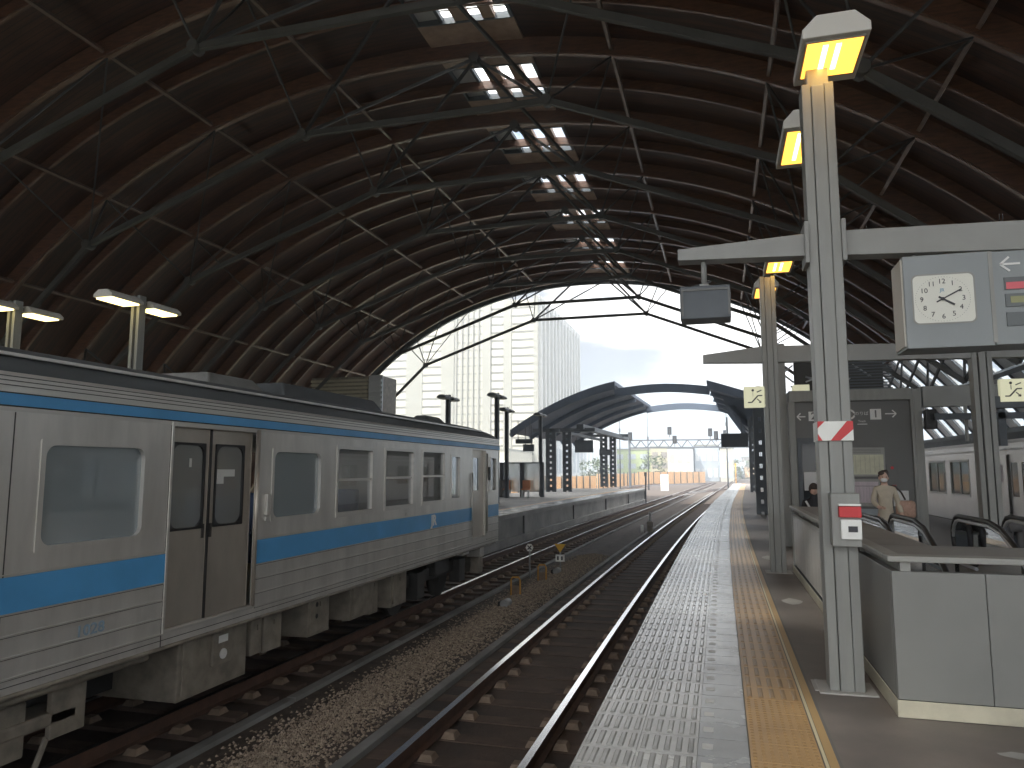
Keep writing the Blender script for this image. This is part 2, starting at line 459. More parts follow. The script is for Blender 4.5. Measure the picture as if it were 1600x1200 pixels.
ZR = -0.92            # rail top
ZB = -1.14            # track bed
vb = MB()
ys = [-30 + 5 * i for i in range(67)]
for a, b in zip(ys[:-1], ys[1:]):
    vb.quad((-22, a, ZB), (14, a, ZB), (14, b, ZB), (-22, b, ZB))
vb.quad((-22, -30, -9), (-22, 305, -9), (-22, 305, ZB), (-22, -30, ZB))
vb.quad((14, -30, -9), (14, 305, -9), (14, 305, ZB), (14, -30, ZB))
vb.bend().build('track_bed', 'bed', kind='structure')

T1, T2, T3, T4 = -2.245, -6.09, -15.9, 9.0
def make_track(cx, y0, y1, label, pitch=0.6, w=1.0):
    t = thing('railway_track', label, 'track', (cx + curve(y0), y0, ZB))
    for s in (-1, 1):
        x = cx + s * 0.5667
        step = 2.0
        n = int((y1 - y0) / step)
        pr = [(-.062, 0), (.062, 0), (.062, .012), (.012, .03), (.012, .115), (.034, .122), (.034, .152), (-.034, .152), (-.034, .122), (-.012, .115), (-.012, .03), (-.062, .012)]
        rb = MB(); vs = []; fs = []; top = []
        for i in range(n + 1):
            y = y0 + step * i
            vs += [(x + a, y, ZR - .152 + b) for a, b in pr]
        k = len(pr)
        for i in range(n):
            for j in range(k):
                f = (i * k + j, i * k + (j + 1) % k, (i + 1) * k + (j + 1) % k, (i + 1) * k + j)
                (top if j in (6,) else fs).append(f)
        rb.add(vs, fs, 0); rb.add(vs, top, 1)
        rb.bend().build('rail', ['rail_side', 'rail_top'], t)
    n = min(100, int((y1 - y0) / pitch))
    for i in range(n):
        y = y0 + pitch * (i + .5); s = MB()
        s.box(cx - 1.0, cx + 1.0, y - .11, y + .11, ZB + .004, ZB + .045, 0)
        for r in (-.5667, .5667):
            for q in (-1, 1):
                xx = cx + r + q * .135
                s.add([(xx - .075, y - .085, ZB + .045), (xx + .075, y - .085, ZB + .045), (xx + .075, y + .085, ZB + .045), (xx - .075, y + .085, ZB + .045),
                       (xx - q * .0 - .05, y - .055, ZB + .10), (xx + .05, y - .055, ZB + .10), (xx + .05, y + .055, ZB + .10), (xx - .05, y + .055, ZB + .10)],
                      [(4, 5, 6, 7), (0, 1, 5, 4), (1, 2, 6, 5), (2, 3, 7, 6), (3, 0, 4, 7)], 1)
        s.bend().build('sleeper', ['sleeper', 'fastener'], t)
    return t
make_track(T1, 1.0, 299, 'railway track along the near platform edge, polished rails on brown sleepers')
make_track(T2, 1.0, 161, 'railway track the blue striped silver train stands on')
make_track(T3, 30.0, 160, 'railway track on the far side of the left island platform', 1.2)
make_track(T4, 14.0, 94, 'railway track under the white train on the right', 1.2)
for (a, ya, b, yb) in ((T2, 78, T1, 112), (T3, 120, T2, 158)):
    t = thing('crossover_rail', 'pair of rails crossing over ' + ('from the second track to the near track' if a == T2 else 'from the far left track to the second track'), 'track', (a, ya, ZB))
    for s in (-.5667, .5667):
        m = MB(); N = 16
        for i in range(N):
            u0, u1 = i / N, (i + 1) / N
            f = lambda u: a + (b - a) * (3 * u * u - 2 * u ** 3) + s
            m.beam((f(u0), ya + (yb - ya) * u0, ZR - .07), (f(u1), ya + (yb - ya) * u1, ZR - .07), .068, .15)
        m.bend().build('rail', 'rail_top', t)

fl = MB()
for i in range(60):
    fl.quad((T1 - 1.0, i, ZB + .036), (T1 + 1.0, i, ZB + .036), (T1 + 1.0, i + 1, ZB + .036), (T1 - 1.0, i + 1, ZB + .036))
fl.bend().build('track_fill', 'bed', kind='structure')
# drainage channel kerbs and gravel between the two tracks
k = MB()
for i in range(40):
    y = 2 + 3 * i
    k.box(-3.45, -3.33, y, y + 2.97, ZB, ZB + .06); k.box(-4.98, -4.86, y, y + 2.97, ZB, ZB + .05)
k.bend().build('channel_kerb', 'concrete_dark', kind='structure')
gm = MB()
base = [(0, 0, 1), (1, 0, 0), (0, 1, 0), (-1, 0, 0), (0, -1, 0)]
fcs = [(0, 1, 2), (0, 2, 3), (0, 3, 4), (0, 4, 1)]
for i in range(26000):
    y = 2.6 + 21 * (random.random() ** 1.35); x = random.gauss(-4.02, 0.27)
    if abs(x + 4.1) > .72: continue
    s = random.uniform(.012, .026); a = random.random() * 6.28; tl = random.uniform(-.35, .35)
    ca, sa = math.cos(a) * s, math.sin(a) * s
    h = .07 * math.exp(-((x + 4.02) / .38) ** 2) + random.uniform(-.005, .012)
    gm.add([(x + px * ca - py * sa + pz * tl * s, y + px * sa + py * ca, ZB + h + .004 + pz * s * .9) for px, py, pz in base], fcs)
gb = MB(); xs = [-4.85 + .15 * i for i in range(11)]
for j in range(60):
    for i in range(10):
        hh = lambda x: ZB + .004 + .07 * math.exp(-((x + 4.02) / .38) ** 2)
        y = 1 + j
        gb.quad((xs[i], y, hh(xs[i])), (xs[i + 1], y, hh(xs[i + 1])), (xs[i + 1], y + 1, hh(xs[i + 1])), (xs[i], y + 1, hh(xs[i])))
gb.bend().build('gravel_bed', 'bed_far', kind='structure')
gm.bend().build('gravel', 'stone', kind='stuff')
fb = MB()
for i in range(45):
    y = 66 + 5 * i
    fb.quad((-21, y, ZB + .008), (12, y, ZB + .008), (12, y + 5, ZB + .008), (-21, y + 5, ZB + .008))
fb.bend().build('far_ballast', 'bed_far', kind='structure')

# our platform, with the escalator well left open
WX0, WX1, WY0, WY1 = 1.16, 4.35, 5.44, 11.75
def plat(name, x0, x1, y0, y1, m, hole=None):
    p = MB(); Y = []
    y = y0
    while y < y1 - 1e-6: Y.append(y); y += 3.0
    Y.append(y1)
    if hole: Y = sorted(set(Y) | {hole[2], hole[3]})
    X = [x0] + ([hole[0], hole[1]] if hole else []) + [x1]
    for a, b in zip(Y[:-1], Y[1:]):
        for i in range(len(X) - 1):
            if hole and i == 1 and a >= hole[2] - 1e-6 and b <= hole[3] + 1e-6: continue
            p.quad((X[i], a, 0), (X[i + 1], a, 0), (X[i + 1], b, 0), (X[i], b, 0), 0)
    for a, b in zip(Y[:-1], Y[1:]):
        for xx, s in ((x0, 1), (x1, -1)):
            p.quad((xx, a, 0), (xx, b, 0), (xx, b, -.16), (xx, a, -.16), 1)
            p.quad((xx, a, -.16), (xx, b, -.16), (xx + s * .14, b, -.17), (xx + s * .14, a, -.17), 2)
            p.quad((xx + s * .14, a, -.17), (xx + s * .14, b, -.17), (xx + s * .14, b, -.86), (xx + s * .14, a, -.86), 3)
            p.quad((xx + s * .14, a, -.86), (xx + s * .14, b, -.86), (xx + s * .02, b, -.88), (xx + s * .02, a, -.88), 1)
            p.quad((xx + s * .02, a, -.88), (xx + s * .02, b, -.88), (xx + s * .02, b, ZB), (xx + s * .02, a, ZB), 3)
            if int(b) % 9 == 1: p.box(xx + s * .10 - .03, xx + s * .10 + .03, b - .05, b + .05, -.86, -.17, 2)
    p.quad((x0, y1, 0), (x1, y1, 0), (x1, y1, ZB), (x0, y1, ZB), 1)
    p.bend()
    return p.build(name, [m, 'concrete_cap', 'concrete_dark', 'concrete'], kind='structure')
plat('platform', -.775, 6.9, -14, 92, 'asphalt', (WX0, WX1, WY0, WY1))
plat('left_platform', -14.55, -7.45, -14, 64, 'concrete')

# edge paving: joints base, tiles, bars
tb = MB(); N = int(88 / 1)
for i in range(-4, 88):
    tb.quad((-.80, i, .004), (.575, i, .004), (.575, i + 1, .004), (-.80, i + 1, .004))
tb.bend().build('paving_joints', 'tile_joint', kind='structure')
tl = MB()
y = 1.2
PT = 0.285
rows = []
while y < 90:
    rows.append(y); y += PT
rr = random.Random(3)
for y in rows:
    far = y > 30
    tl.box(-.802, -.497, y + .002, y + PT - .002, .0, .012, 0)
    tl.box(-.494, -.169, y + .002, y + PT - .002, .0, .0125, 0)
    tl.box(-.166, .105, y + .003, y + PT - .003, .0, .0122, 1)
    tl.box(.112, .478, y + .002, y + PT - .002, .0, .0125, 2)
tl.bend().build('edge_paving', ['tile_white', 'tile_plain', 'tile_yellow'], kind='structure')
tbm = MB()
def bump(x, y, w, l, h, m, z=.012):
    tbm.add([(x - w / 2, y - l / 2, z), (x + w / 2, y - l / 2, z), (x + w / 2, y + l / 2, z), (x - w / 2, y + l / 2, z),
             (x - w * .28, y - l / 2 + .012, z + h), (x + w * .28, y - l / 2 + .012, z + h), (x + w * .28, y + l / 2 - .012, z + h), (x - w * .28, y + l / 2 - .012, z + h)],
            [(4, 5, 6, 7), (0, 1, 5, 4), (1, 2, 6, 5), (2, 3, 7, 6), (3, 0, 4, 7)], m)
for y in rows:
    if y > 62: break
    for i in range(5): bump(-.772 + .0605 * i, y + PT / 2, .034, .225, .007, 0)
    for i in range(5): bump(-.463 + .0645 * i, y + PT / 2, .034, .225, .007, 0)
    if y < 40: tbm.box(-.145, -.085, y + .11, y + .19, .0124, .0145, 2)
    if y < 5.35:
        for i in range(8):
            for j in range(6): bump(.135 + .046 * i, y + .024 + .0475 * j, .024, .024, .005, 1)
    else:
        for i in range(5): bump(.148 + .074 * i, y + PT / 2, .034, .24, .006, 1)
tbm.bend().build('tactile_bars', ['tile_bar', 'tile_yellow_bar', 'tile_square'], kind='structure')
ln = MB()
for i in range(0, 88):
    ln.quad((.487, i, .008), (.505, i, .008), (.505, i + 1, .008), (.487, i + 1, .008), 0)
    ln.quad((.508, i, .0085), (.556, i, .0085), (.556, i + 1, .0085), (.508, i + 1, .0085), 1)
ln.bend().build('platform_line', ['line_white', 'line_yellow'], kind='structure')
# edge paving of the left island
lp = MB()
for i in range(-5, 63):
    lp.quad((-8.4, i, .004), (-7.45, i, .004), (-7.45, i + 1, .004), (-8.4, i + 1, .004), 0)
    lp.quad((-8.75, i, .005), (-8.43, i, .005), (-8.43, i + 1, .005), (-8.75, i + 1, .005), 1)
lp.bend().build('left_edge_paving', ['tile_white', 'tile_yellow'], kind='structure')
# drain gratings beside the yellow strip, pale patches, the far two painted reflections
dr = MB()
dr.box(.60, .98, 5.82, 6.10, .002, .008)
for (px, py, a, b) in ((1.52, 4.83, .10, .05), (1.78, 5.02, .08, .03), (.78, 9.6, .12, .2), (.80, 14.2, .13, .3)):
    N_ = 11; c_ = [(px + a * math.cos(2 * PI * i / N_) * (1 + .25 * math.sin(3.1 * i)), py + b * math.sin(2 * PI * i / N_) * (1 + .2 * math.cos(2.3 * i)), .003) for i in range(N_)]
    dr.add(c_, [tuple(range(N_))])
dr.build('floor_patch', 'concrete', kind='structure')

# ------------------------------------------------------------------ great timber roof
CX = -9.0
def prof(X):
    w = X - CX
    return 14.95 - w * w / 56 - (1.9e-5 if w < 0 else 1.5e-5) * w ** 4
def nrm(X):
    d = (prof(X + .01) - prof(X - .01)) / .02
    return Vector((-d, 0, 1)).normalized()
def arcpts(xa, xb, n):
    return [xa + (xb - xa) * i / n for i in range(n + 1)]
def ribbon(mb, xs, y0, y1, off0, off1, m=0):
    """solid curved strip following the vault between offsets off0 (lower) and off1 (upper)"""
    A = []
    for X in xs:
        nn = nrm(X); p = Vector((X, 0, prof(X)))
        lo = p + nn * off0; hi = p + nn * off1
        A.append([(lo.x, y0, lo.z), (lo.x, y1, lo.z), (hi.x, y1, hi.z), (hi.x, y0, hi.z)])
    vs = [v for a in A for v in a]; fs = []
    for i in range(len(xs) - 1):
        a, b = 4 * i, 4 * (i + 1)
        for j in range(4):
            fs.append((a + j, a + (j + 1) % 4, b + (j + 1) % 4, b + j))
    e = 4 * (len(xs) - 1)
    fs += [(3, 2, 1, 0), (e, e + 1, e + 2, e + 3)]
    mb.add(vs, fs, m)
YE, YB = 51.7, -13.0  # YB: unseen rear end, lengthened behind the camera to cut light from there
SLX0, SLX1 = -8.75, -5.65        # skylight strip
XR_WOOD = 8.9
roof = thing('vaulted_roof', 'huge dark timber vaulted roof of curved ribs over the tracks', 'roof', (CX, 21, 0))
xl = arcpts(-33.5, SLX0, 44); xr = arcpts(SLX1, XR_WOOD, 26)
for xs in (xl, xr):
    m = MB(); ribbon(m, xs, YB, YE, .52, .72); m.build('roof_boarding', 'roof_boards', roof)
m = MB(); ribbon(m, arcpts(-33.5, XR_WOOD, 70), YE, YE + .25, -.05, .85); m.build('end_fascia', 'far_steel', roof)
BAY = 4.87
mids = [48.3 + BAY / 2 - BAY * i for i in range(16)]
frames = [48.3 - BAY * i for i in range(15)]
for y in mids:
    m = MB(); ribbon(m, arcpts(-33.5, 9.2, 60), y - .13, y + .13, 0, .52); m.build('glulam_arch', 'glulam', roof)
    m = MB(); ribbon(m, arcpts(-33.5, 9.2, 60), y - .075, y + .075, -.025, -.002); m.build('arch_lit_strip', 'rib_lit', roof)  # strip added under each rib, paler and glossier, standing for its lit edge
for y in frames:
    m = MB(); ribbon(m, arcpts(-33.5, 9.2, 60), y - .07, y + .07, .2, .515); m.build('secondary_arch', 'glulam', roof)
    m = MB(); ribbon(m, arcpts(-33.5, 9.2, 60), y - .04, y + .04, .18, .197); m.build('arch_lit_strip', 'rib_lit', roof)  # same added strip, for the lit edge of the thinner rib
PX = [-25.6, -21.7, -17.1, -12.4, -2.85, 1.65, 5.4, 9.0]
for X in PX:
    nn = nrm(X); z = prof(X)
    for y in mids[:-1]:
        a = Vector((X, 0, z)) + nn * .16
        m = MB(); m.beam((a.x, y - .13, a.z), (a.x, y - BAY + .13, a.z), .10, .12, 0, up=nn)
        m.build('purlin', 'purlin_wood', roof)
# skylight strip
for i, y in enumerate(mids):
    m = MB(); ribbon(m, arcpts(SLX0, SLX1, 5), y - 1.32, y + 1.32 if i else YE, .45, .60); m.build('ridge_panel', 'monitor_wood_lit', roof)
for y in frames:
    HB = BAY / 2 - 1.32
    for xa, xb in ((SLX0, -8.68), (-7.98, -7.88), (-7.50, -7.02), (-6.60, -6.22), (-5.76, SLX1)):
        m = MB(); ribbon(m, arcpts(xa, xb, 2), y - HB - .02, y + HB + .02, .46, .62); m.build('skylight_mullion', 'monitor_wood_lit' if xb - xa > .3 else 'far_steel', roof)
    m = MB()
    for dy in (-HB, HB): m.beam((SLX0, y + dy, prof(SLX0) + .56), (SLX1, y + dy, prof(SLX1) + .56), .05, .22)
    m.build('skylight_frame', 'far_steel', roof)
    m = MB(); ribbon(m, arcpts(-8.68, -7.98, 2), y - HB, y + HB, .60, .64); m.build('skylight_blind', 'light_panel', roof)
    m = MB(); ribbon(m, arcpts(-7.9, SLX1, 3), y - HB, y + HB, .74, .75); m.build('skylight_pane', 'sky_pane', roof)
    m = MB()
    for j in range(3):
        yy = y + .35 + .22 * j
        m.beam((-7.9, yy, prof(-7.9) + .66), (-5.75, yy, prof(-5.75) + .66), .07, .02)
    m.build('skylight_louvre', 'frame_white', roof)
# steel trusses: lower chord polyline and rods up to the timber arches on both sides
ND = [(-24.9, 4.2), (-19.85, 8.95), (-11.95, 11.76), (-4.33, 11.78), (2.75, 8.93), (8.3, 4.6)]
TOPS = {1: (-21.7, -17.1), 2: (-12.4, -7.25), 3: (-7.25, -2.85), 4: (1.65, 5.4)}
FAR = {1: (-25.6,), 2: (-17.1,), 3: (1.65,), 4: (9.0,)}
for y in frames:
    m = MB()
    for a, b in zip(ND[:-1], ND[1:]):
        m.beam((a[0], y, a[1]), (b[0], y, b[1]), .13, .17)
    for a in ND[1:-1]: m.tube((a[0], y - .16, a[1]), (a[0], y + .16, a[1]), .15, 10)
    tr = m.build('truss_chord', 'truss_steel', roof, origin=(CX, y, 10))
    for i, (x, z) in enumerate(ND):
        if i in (0, 5):
            X = -27.2 if i == 0 else 9.1
            for dy in (-BAY / 2, BAY / 2):
                s = MB(); s.beam((x, y, z), (X, y + dy, prof(X)), .09, .09); s.build('strut', 'rod_steel', tr)
            continue
        for X in TOPS[i]:
            for dy in (-BAY / 2, BAY / 2):
                if y + dy < YB: continue
                thick = .085 if X == -7.25 else .05
                s = MB(); s.beam((x, y, z), (X, y + dy, prof(X) - .02), thick, thick); s.build('strut', 'rod_steel', tr)
for y in mids:
    m = MB(); m.tube((-7.25, y - .2, prof(-7.25) - .06), (-7.25, y + .2, prof(-7.25) - .06), .17, 10); m.build('ridge_node', 'truss_steel', roof)
# glazed skirt on the right: pale panels, slits of glass between them
XS = arcpts(XR_WOOD + .05, 13.6, 9)
pitch = 2.5
yy = YE
i = 0
while yy > YB:
    y1 = yy - 1.45; y2 = yy - pitch
    m = MB(); ribbon(m, XS, y1, yy, .40, .47); m.build('skirt_panel', 'light_panel', roof)
    m = MB(); ribbon(m, XS, y2, y1, .43, .44); m.build('skirt_pane', 'sky_pane', roof)
    m = MB()
    for q in (y1 + .05, yy - .05): ribbon(m, XS, q - .03, q + .03, .30, .39)
    m.build('skirt_rib', 'far_steel', roof)
    yy -= pitch
for X in (8.9, 11.0, 12.8):
    nn = nrm(X); a = Vector((X, 0, prof(X))) + nn * (.0)
    m = MB(); m.beam((a.x, YB, a.z), (a.x, YE, a.z), .2 if X > 9 else .45, .25, 0, up=nn); m.build('edge_beam', 'far_steel', roof)
# concrete outer wall at the right below the skirt
m = MB(); m.box(12.6, 12.9, YB, YE, -1.2, 3.4); tag(m.build('parapet_wall', 'concrete'), 'long concrete wall carrying the right foot of the vaulted roof', 'wall')
# louvred box on the far left
lv = thing('louvred_box', 'beige louvred equipment box behind the train roof under the left end of the vaulted roof', 'equipment box', (-21.5, 41.0, -1.1))
m = MB(); m.box(-23.9, -19.2, 40.0, 42.0, ZB, 7.15); m.build('backing', 'under_box', lv)
m = MB()
for i in range(26):
    z = 1.0 + .235 * i; m.box(-23.9, -20.1, 39.86, 40.0, z, z + .12)
m.build('louvre_slats', 'louvre', lv)
m = MB(); m.box(-20.05, -19.15, 39.96, 40.0, .8, 7.2)
for i in range(21): m.box(-20.0, -19.2, 39.84, 39.96, 1.0 + .29 * i, 1.15 + .29 * i)
m.build('corner_post', 'silver', lv)

# ------------------------------------------------------------------ blue striped train on the left
TX = -4.67; TXB = -7.51; TY0, TY1 = -5.6, 15.66
SB, ST = 0.04, 2.10            # side bottom and top
train = thing('passenger_train', 'stainless steel railcar with bright blue stripes standing at the left', 'train', (-6.09, 5, ZR))
doors = [(5.53, 6.75)]
DZ0, DZ1 = .18, 1.94
wins = [(4.23, 5.21, 1.0, 1.745), (7.085, 8.085, 1.03, 1.765), (8.495, 9.48, .99, 1.835), (9.89, 10.91, 1.0, 1.85), (11.29, 12.3, 1.01, 1.865), (12.64, 13.1, 1.04, 1.81)]
wins_rear = [(2.6, 3.55, 1.0, 1.745), (.9, 1.9, 1.0, 1.745), (-.8, .2, 1.0, 1.745), (-2.5, -1.5, 1.0, 1.745)]
crew = (13.84, 14.68, .22, 1.99)
cabw = (15.0, 15.42, 1.12, 1.82)
holes = [(5.53, 6.75, DZ0, DZ1)] + wins + wins_rear + [crew, cabw]
m = MB(); wall_x(m, TX, TY0, TY1 - .06, SB, 1.97, holes, 0)
wall_x(m, TXB, TY0, TY1 - .06, SB, 1.97, wins + wins_rear, 0)
# front end, rounded, and rear end
NF = 8
for zz0, zz1 in ((SB, 1.97),):
    for i in range(NF):
        t0, t1 = i / NF, (i + 1) / NF
        def fe(t):
            x = TX + (TXB - TX) * t; d = min(t, 1 - t)
            return x, TY1 - .06 + .10 * min(1, d / .08) + .10 * math.sin(PI * t)
        m.quad((*fe(t0), zz0), (*fe(t1), zz0), (*fe(t1), zz1), (*fe(t0), zz1), 0)
m.quad((TX, TY0, SB), (TXB, TY0, SB), (TXB, TY0, 1.97), (TX, TY0, 1.97))
m.quad((TX, TY0, SB), (TX, TY1, SB), (TXB, TY1, SB), (TXB, TY0, SB))
m.build('body', 'stainless', train)
m = MB()
m.prism([(TX + .012, TY0, 2.085), (TX + .012, TY0, 2.20), (TX - .01, TY0, 2.225), (TXB + .01, TY0, 2.225), (TXB, TY0, 2.085)], (0, TY1 - TY0 - .02, 0))
m.prism([(TX + .004, TY0, 1.955), (TX + .004, TY0, 1.985), (TXB, TY0, 1.985), (TXB, TY0, 1.955)], (0, TY1 - TY0 - .03, 0))
m.build('upper_band', 'stainless_band', train)
m = MB(); m.prism([(TX + .016, TY0, 1.995), (TX + .016, TY0, 2.075), (TXB, TY0, 2.075), (TXB, TY0, 1.995)], (0, TY1 - TY0 - .01, 0)); m.build('upper_stripe', 'train_blue', train)
m = MB()
m.box(TXB + .01, TX + .006, TY0, TY1 - .02, 1.985, 1.995); m.box(TXB + .01, TX + .008, TY0, TY1 - .02, 2.075, 2.085)
for z in (2.128, 2.160, 2.19): m.box(TX, TX + .016, TY0, TY1 - .05, z, z + .006)
m.build('band_groove', 'groove', train)
m = MB()
for a, b in ((TY0, 5.5), (6.83, 13.80), (14.75, 15.60)):
    m.box(TX - .01, TX + .006, a, b, .585, .83)
m.build('lower_stripe', 'train_blue', train, bevel=.002)
m = MB()
for z in (.575, .43, .285, .145, .842):
    for a, b in ((TY0, 5.5), (6.83, 13.80), (14.75, 15.60)):
        if z == .842: m.box(TX - .01, TX + .010, a, b, z, z + .008, 1)
        else:
            m.box(TX - .01, TX + .0035, a, b, z - .006, z, 0); m.box(TX - .01, TX + .012, a, b, z, z + .012, 1)
for y in (3.98, 5.50): m.box(TX - .01, TX + .003, y - .004, y + .004, SB, 1.95, 0)
for z in (.10,): m.box(TX - .01, TX + .004, TY0, TY1 - .1, z - .005, z, 0)
m.build('side_beading', ['groove', 'stainless_band'], train)
# roof
rp = [(TX - .01, 2.225), (TX - .05, 2.30), (TX - .16, 2.37), (TX - .42, 2.46), (TX - .85, 2.54), (TX - 1.42, 2.58), (TX - 1.99, 2.54), (TX - 2.42, 2.46), (TX - 2.68, 2.37), (TXB + .05, 2.30), (TXB + .01, 2.225)]
m = MB(); n = len(rp)
YS = [TY0, TY1 - .9, TY1 - .45, TY1 - .15, TY1 - .02]; SC = [1, 1, .93, .75, .35]
vs = []
for yv, s in zip(YS, SC): vs += [(x, yv, 2.225 + (z - 2.225) * s) for x, z in rp]
fs = []
for i in range(len(YS) - 1):
    for j in range(n - 1): fs.append((i * n + j, i * n + j + 1, (i + 1) * n + j + 1, (i + 1) * n + j))
m.add(vs, fs, 0, True); m.add([vs[j] for j in range(n)], [tuple(range(n))])
m.add([vs[(len(YS) - 1) * n + j] for j in range(n)], [tuple(range(n))])
m.build('roof', 'train_roof', train)
m = MB(); m.box(TX - .13, TX - .09, TY0, TY1 - 1, 2.352, 2.375); m.build('gutter', 'stainless', train)
def unit(y0, y1, x0, x1, z0, z1, nm, mt):
    m = MB(); s = .18
    m.add([(x0, y0, z0), (x1, y0, z0), (x1, y1, z0), (x0, y1, z0), (x0 + s, y0 + s, z1), (x1 - s, y0 + s, z1), (x1 - s, y1 - s, z1), (x0 + s, y1 - s, z1)],
          [(4, 5, 6, 7), (0, 1, 5, 4), (1, 2, 6, 5), (2, 3, 7, 6), (3, 0, 4, 7)])
    m.build(nm, mt, train, bevel=.03)
unit(7.1, 8.35, -6.7, -5.55, 2.45, 2.70, 'roof_vent', 'roof_unit')
unit(8.5, 11.6, -6.8, -5.45, 2.45, 2.73, 'air_conditioner', 'train_roof')
unit(14.2, 15.3, -6.3, -5.7, 2.5, 2.70, 'roof_horn_cover', 'train_roof')
# windows
def window(y0, y1, z0, z1, pane, r=.05, sash=False, parent=train):
    m = MB(); out = rrect(y0 - .03, y1 + .03, z0 - .03, z1 + .03, .012); inn = rrect(y0 + .012, y1 - .012, z0 + .012, z1 - .012, r)
    ring_x(m, TX - .05, TX + .009, out, inn)
    if sash:
        zm = z0 + (z1 - z0) * .52
        m.box(TX - .04, TX - .005, y0, y1, zm - .016, zm + .016); m.box(TX - .04, TX + .012, y0 - .01, y1 + .01, z0 - .02, z0 + .03)
    f = m.build('window', 'stainless_band' if sash else 'stainless', parent)
    m = MB(); m.quad((TX - .03, y0, z0), (TX - .03, y1, z0), (TX - .03, y1, z1), (TX - .03, y0, z1)); m.build('pane', pane, f)
    return f
for i, w in enumerate(wins):
    window(*w, 'bluegrey_pane' if i < 2 else 'win_pane', .085 if i < 2 else .03, 2 <= i <= 4)
for w in wins_rear: window(*w, 'bluegrey_pane', .085)
window(*cabw, 'dark_glass', .04)
# roller blinds behind the two big panes
for w in wins[:2]:
    m = MB(); m.box(TX - .10, TX - .09, w[0] + .0, w[1] - .16, w[2] - .02, w[3] - .03); m.build('blind', 'blind', train)
# passenger door, two recessed leaves
for a, b, dw in ((5.535, 6.075, (5.575, 6.0, 1.03, 1.785)), (6.085, 6.745, (6.185, 6.60, 1.03, 1.785))):
    m = MB(); X = TX - .045
    wall_x(m, X, a, b, DZ0, DZ1 + .01, [dw])
    for q in (a, b): m.box(X - .03, X + .004, q - .004, q + .004, DZ0, DZ1)
    d = m.build('door', 'door_steel', train)
    m = MB(); ring_x(m, X - .02, X + .012, rrect(dw[0] - .02, dw[1] + .02, dw[2] - .02, dw[3] + .02, .01), rrect(dw[0], dw[1], dw[2], dw[3], .10)); m.build('window_frame', 'rubber', d)
    m = MB(); m.quad((X - .01, dw[0], dw[2]), (X - .01, dw[1], dw[2]), (X - .01, dw[1], dw[3]), (X - .01, dw[0], dw[3])); m.build('pane', 'door_pane', d)
    hy = b - .05 if a < 6 else a + .05
    m = MB(); m.box(X, X + .012, hy - .014, hy + .014, .92, 1.05); m.build('handle', 'groove', d)
    m = MB()
    if a < 6: m.box(X + .003, X + .008, 5.80, 5.83, 1.58, 1.66)
    else: m.box(X + .003, X + .008, 6.20, 6.47, 1.49, 1.56); m.box(X + .003, X + .008, 6.20, 6.30, 1.42, 1.495)
    m.build('sticker', 'sticker', d)
m = MB(); m.box(TX - .045, TX - .02, 6.073, 6.089, DZ0, DZ1); m.build('door_rubber', 'rubber', train)
m = MB()
m.box(TX - .05, TX + .014, 5.50, 5.53, DZ0 - .02, DZ1 + .04); m.box(TX - .05, TX + .014, 5.53, 6.75, DZ1, DZ1 + .035)
m.box(TX - .05, TX + .02, 5.50, 6.80, DZ0 - .03, DZ0 - .004)
m.build('door_frame', 'stainless_band', train, bevel=.004)
m = MB(); m.tube((TX + .01, 6.785, DZ0 - .01), (TX + .01, 6.785, DZ1 + .03), .022, 10); m.build('grab_rail', 'door_steel', train)
m = MB(); m.box(TX - .02, TX + .03, 6.95, 7.02, 1.08, 1.30); m.box(TX - .02, TX + .02, 6.95, 7.02, 1.02, 1.06); m.build('door_switch', 'stainless_band', train, bevel=.004)
# crew door
m = MB(); X = TX - .05; cdw = (14.0, 14.35, 1.15, 1.80)
wall_x(m, X, crew[0], crew[1], crew[2], crew[3], [cdw]); d = m.build('crew_door', 'door_steel', train)
m = MB(); ring_x(m, TX - .06, TX + .004, rrect(crew[0] - .02, crew[1] + .02, crew[2] - .02, crew[3] + .02, .01), rrect(crew[0] + .004, crew[1] - .004, crew[2] + .004, crew[3] - .004, .02)); m.build('crew_door_frame', 'stainless_band', train)
m = MB(); m.quad((X - .01, cdw[0], cdw[2]), (X - .01, cdw[1], cdw[2]), (X - .01, cdw[1], cdw[3]), (X - .01, cdw[0], cdw[3])); m.build('pane', 'door_pane', d)
m = MB(); m.tube((TX + .02, 13.78, .3), (TX + .02, 13.78, 1.5), .014); m.build('grab_rail', 'stainless_band', train)
m = MB(); m.tube((TX + .02, 14.74, .3), (TX + .02, 14.74, 1.9), .018); m.build('grab_rail', 'stainless_band', train)
m = MB(); m.box(TX - .01, TX + .06, 14.78, 14.86, 1.35, 1.62); m.build('mirror', 'rubber', train)
# interior: floor, ceiling, seats, partition
m = MB()
m.box(TXB + .1, TX - .12, TY0 + .1, TY1 - .2, .12, .17, 0); m.box(TXB + .1, TX - .12, TY0 + .1, TY1 - .2, 1.93, 1.96, 0)
m.box(TXB + .2, TX - .2, 13.3, 13.36, .17, 1.93, 0)
m.build('interior_lining', 'interior', train)
for i, y in enumerate([7.4, 8.6, 9.8, 11.0, 12.2, 4.2, 3.0, 1.8]):
    m = MB(); m.box(TXB + .15, TXB + 1.0, y, y + .45, .17, .62); m.box(TXB + .15, TXB + 1.0, y + .38, y + .5, .6, 1.2); m.build('seat', 'seat_blue', train, bevel=.04)
# lettering
text('JR', .235, (TX + .0075, 11.8, .71), 'operator_mark', 'white_paint', train, rot=(PI / 2, 0, PI / 2), ext=.001, sx=1.15, bold=.010)
text('1028', .115, (TX + .0045, 4.74, .345), 'car_number', 'faded_blue', train, rot=(PI / 2, 0, PI / 2), ext=.001, sx=1.2, bold=.002)
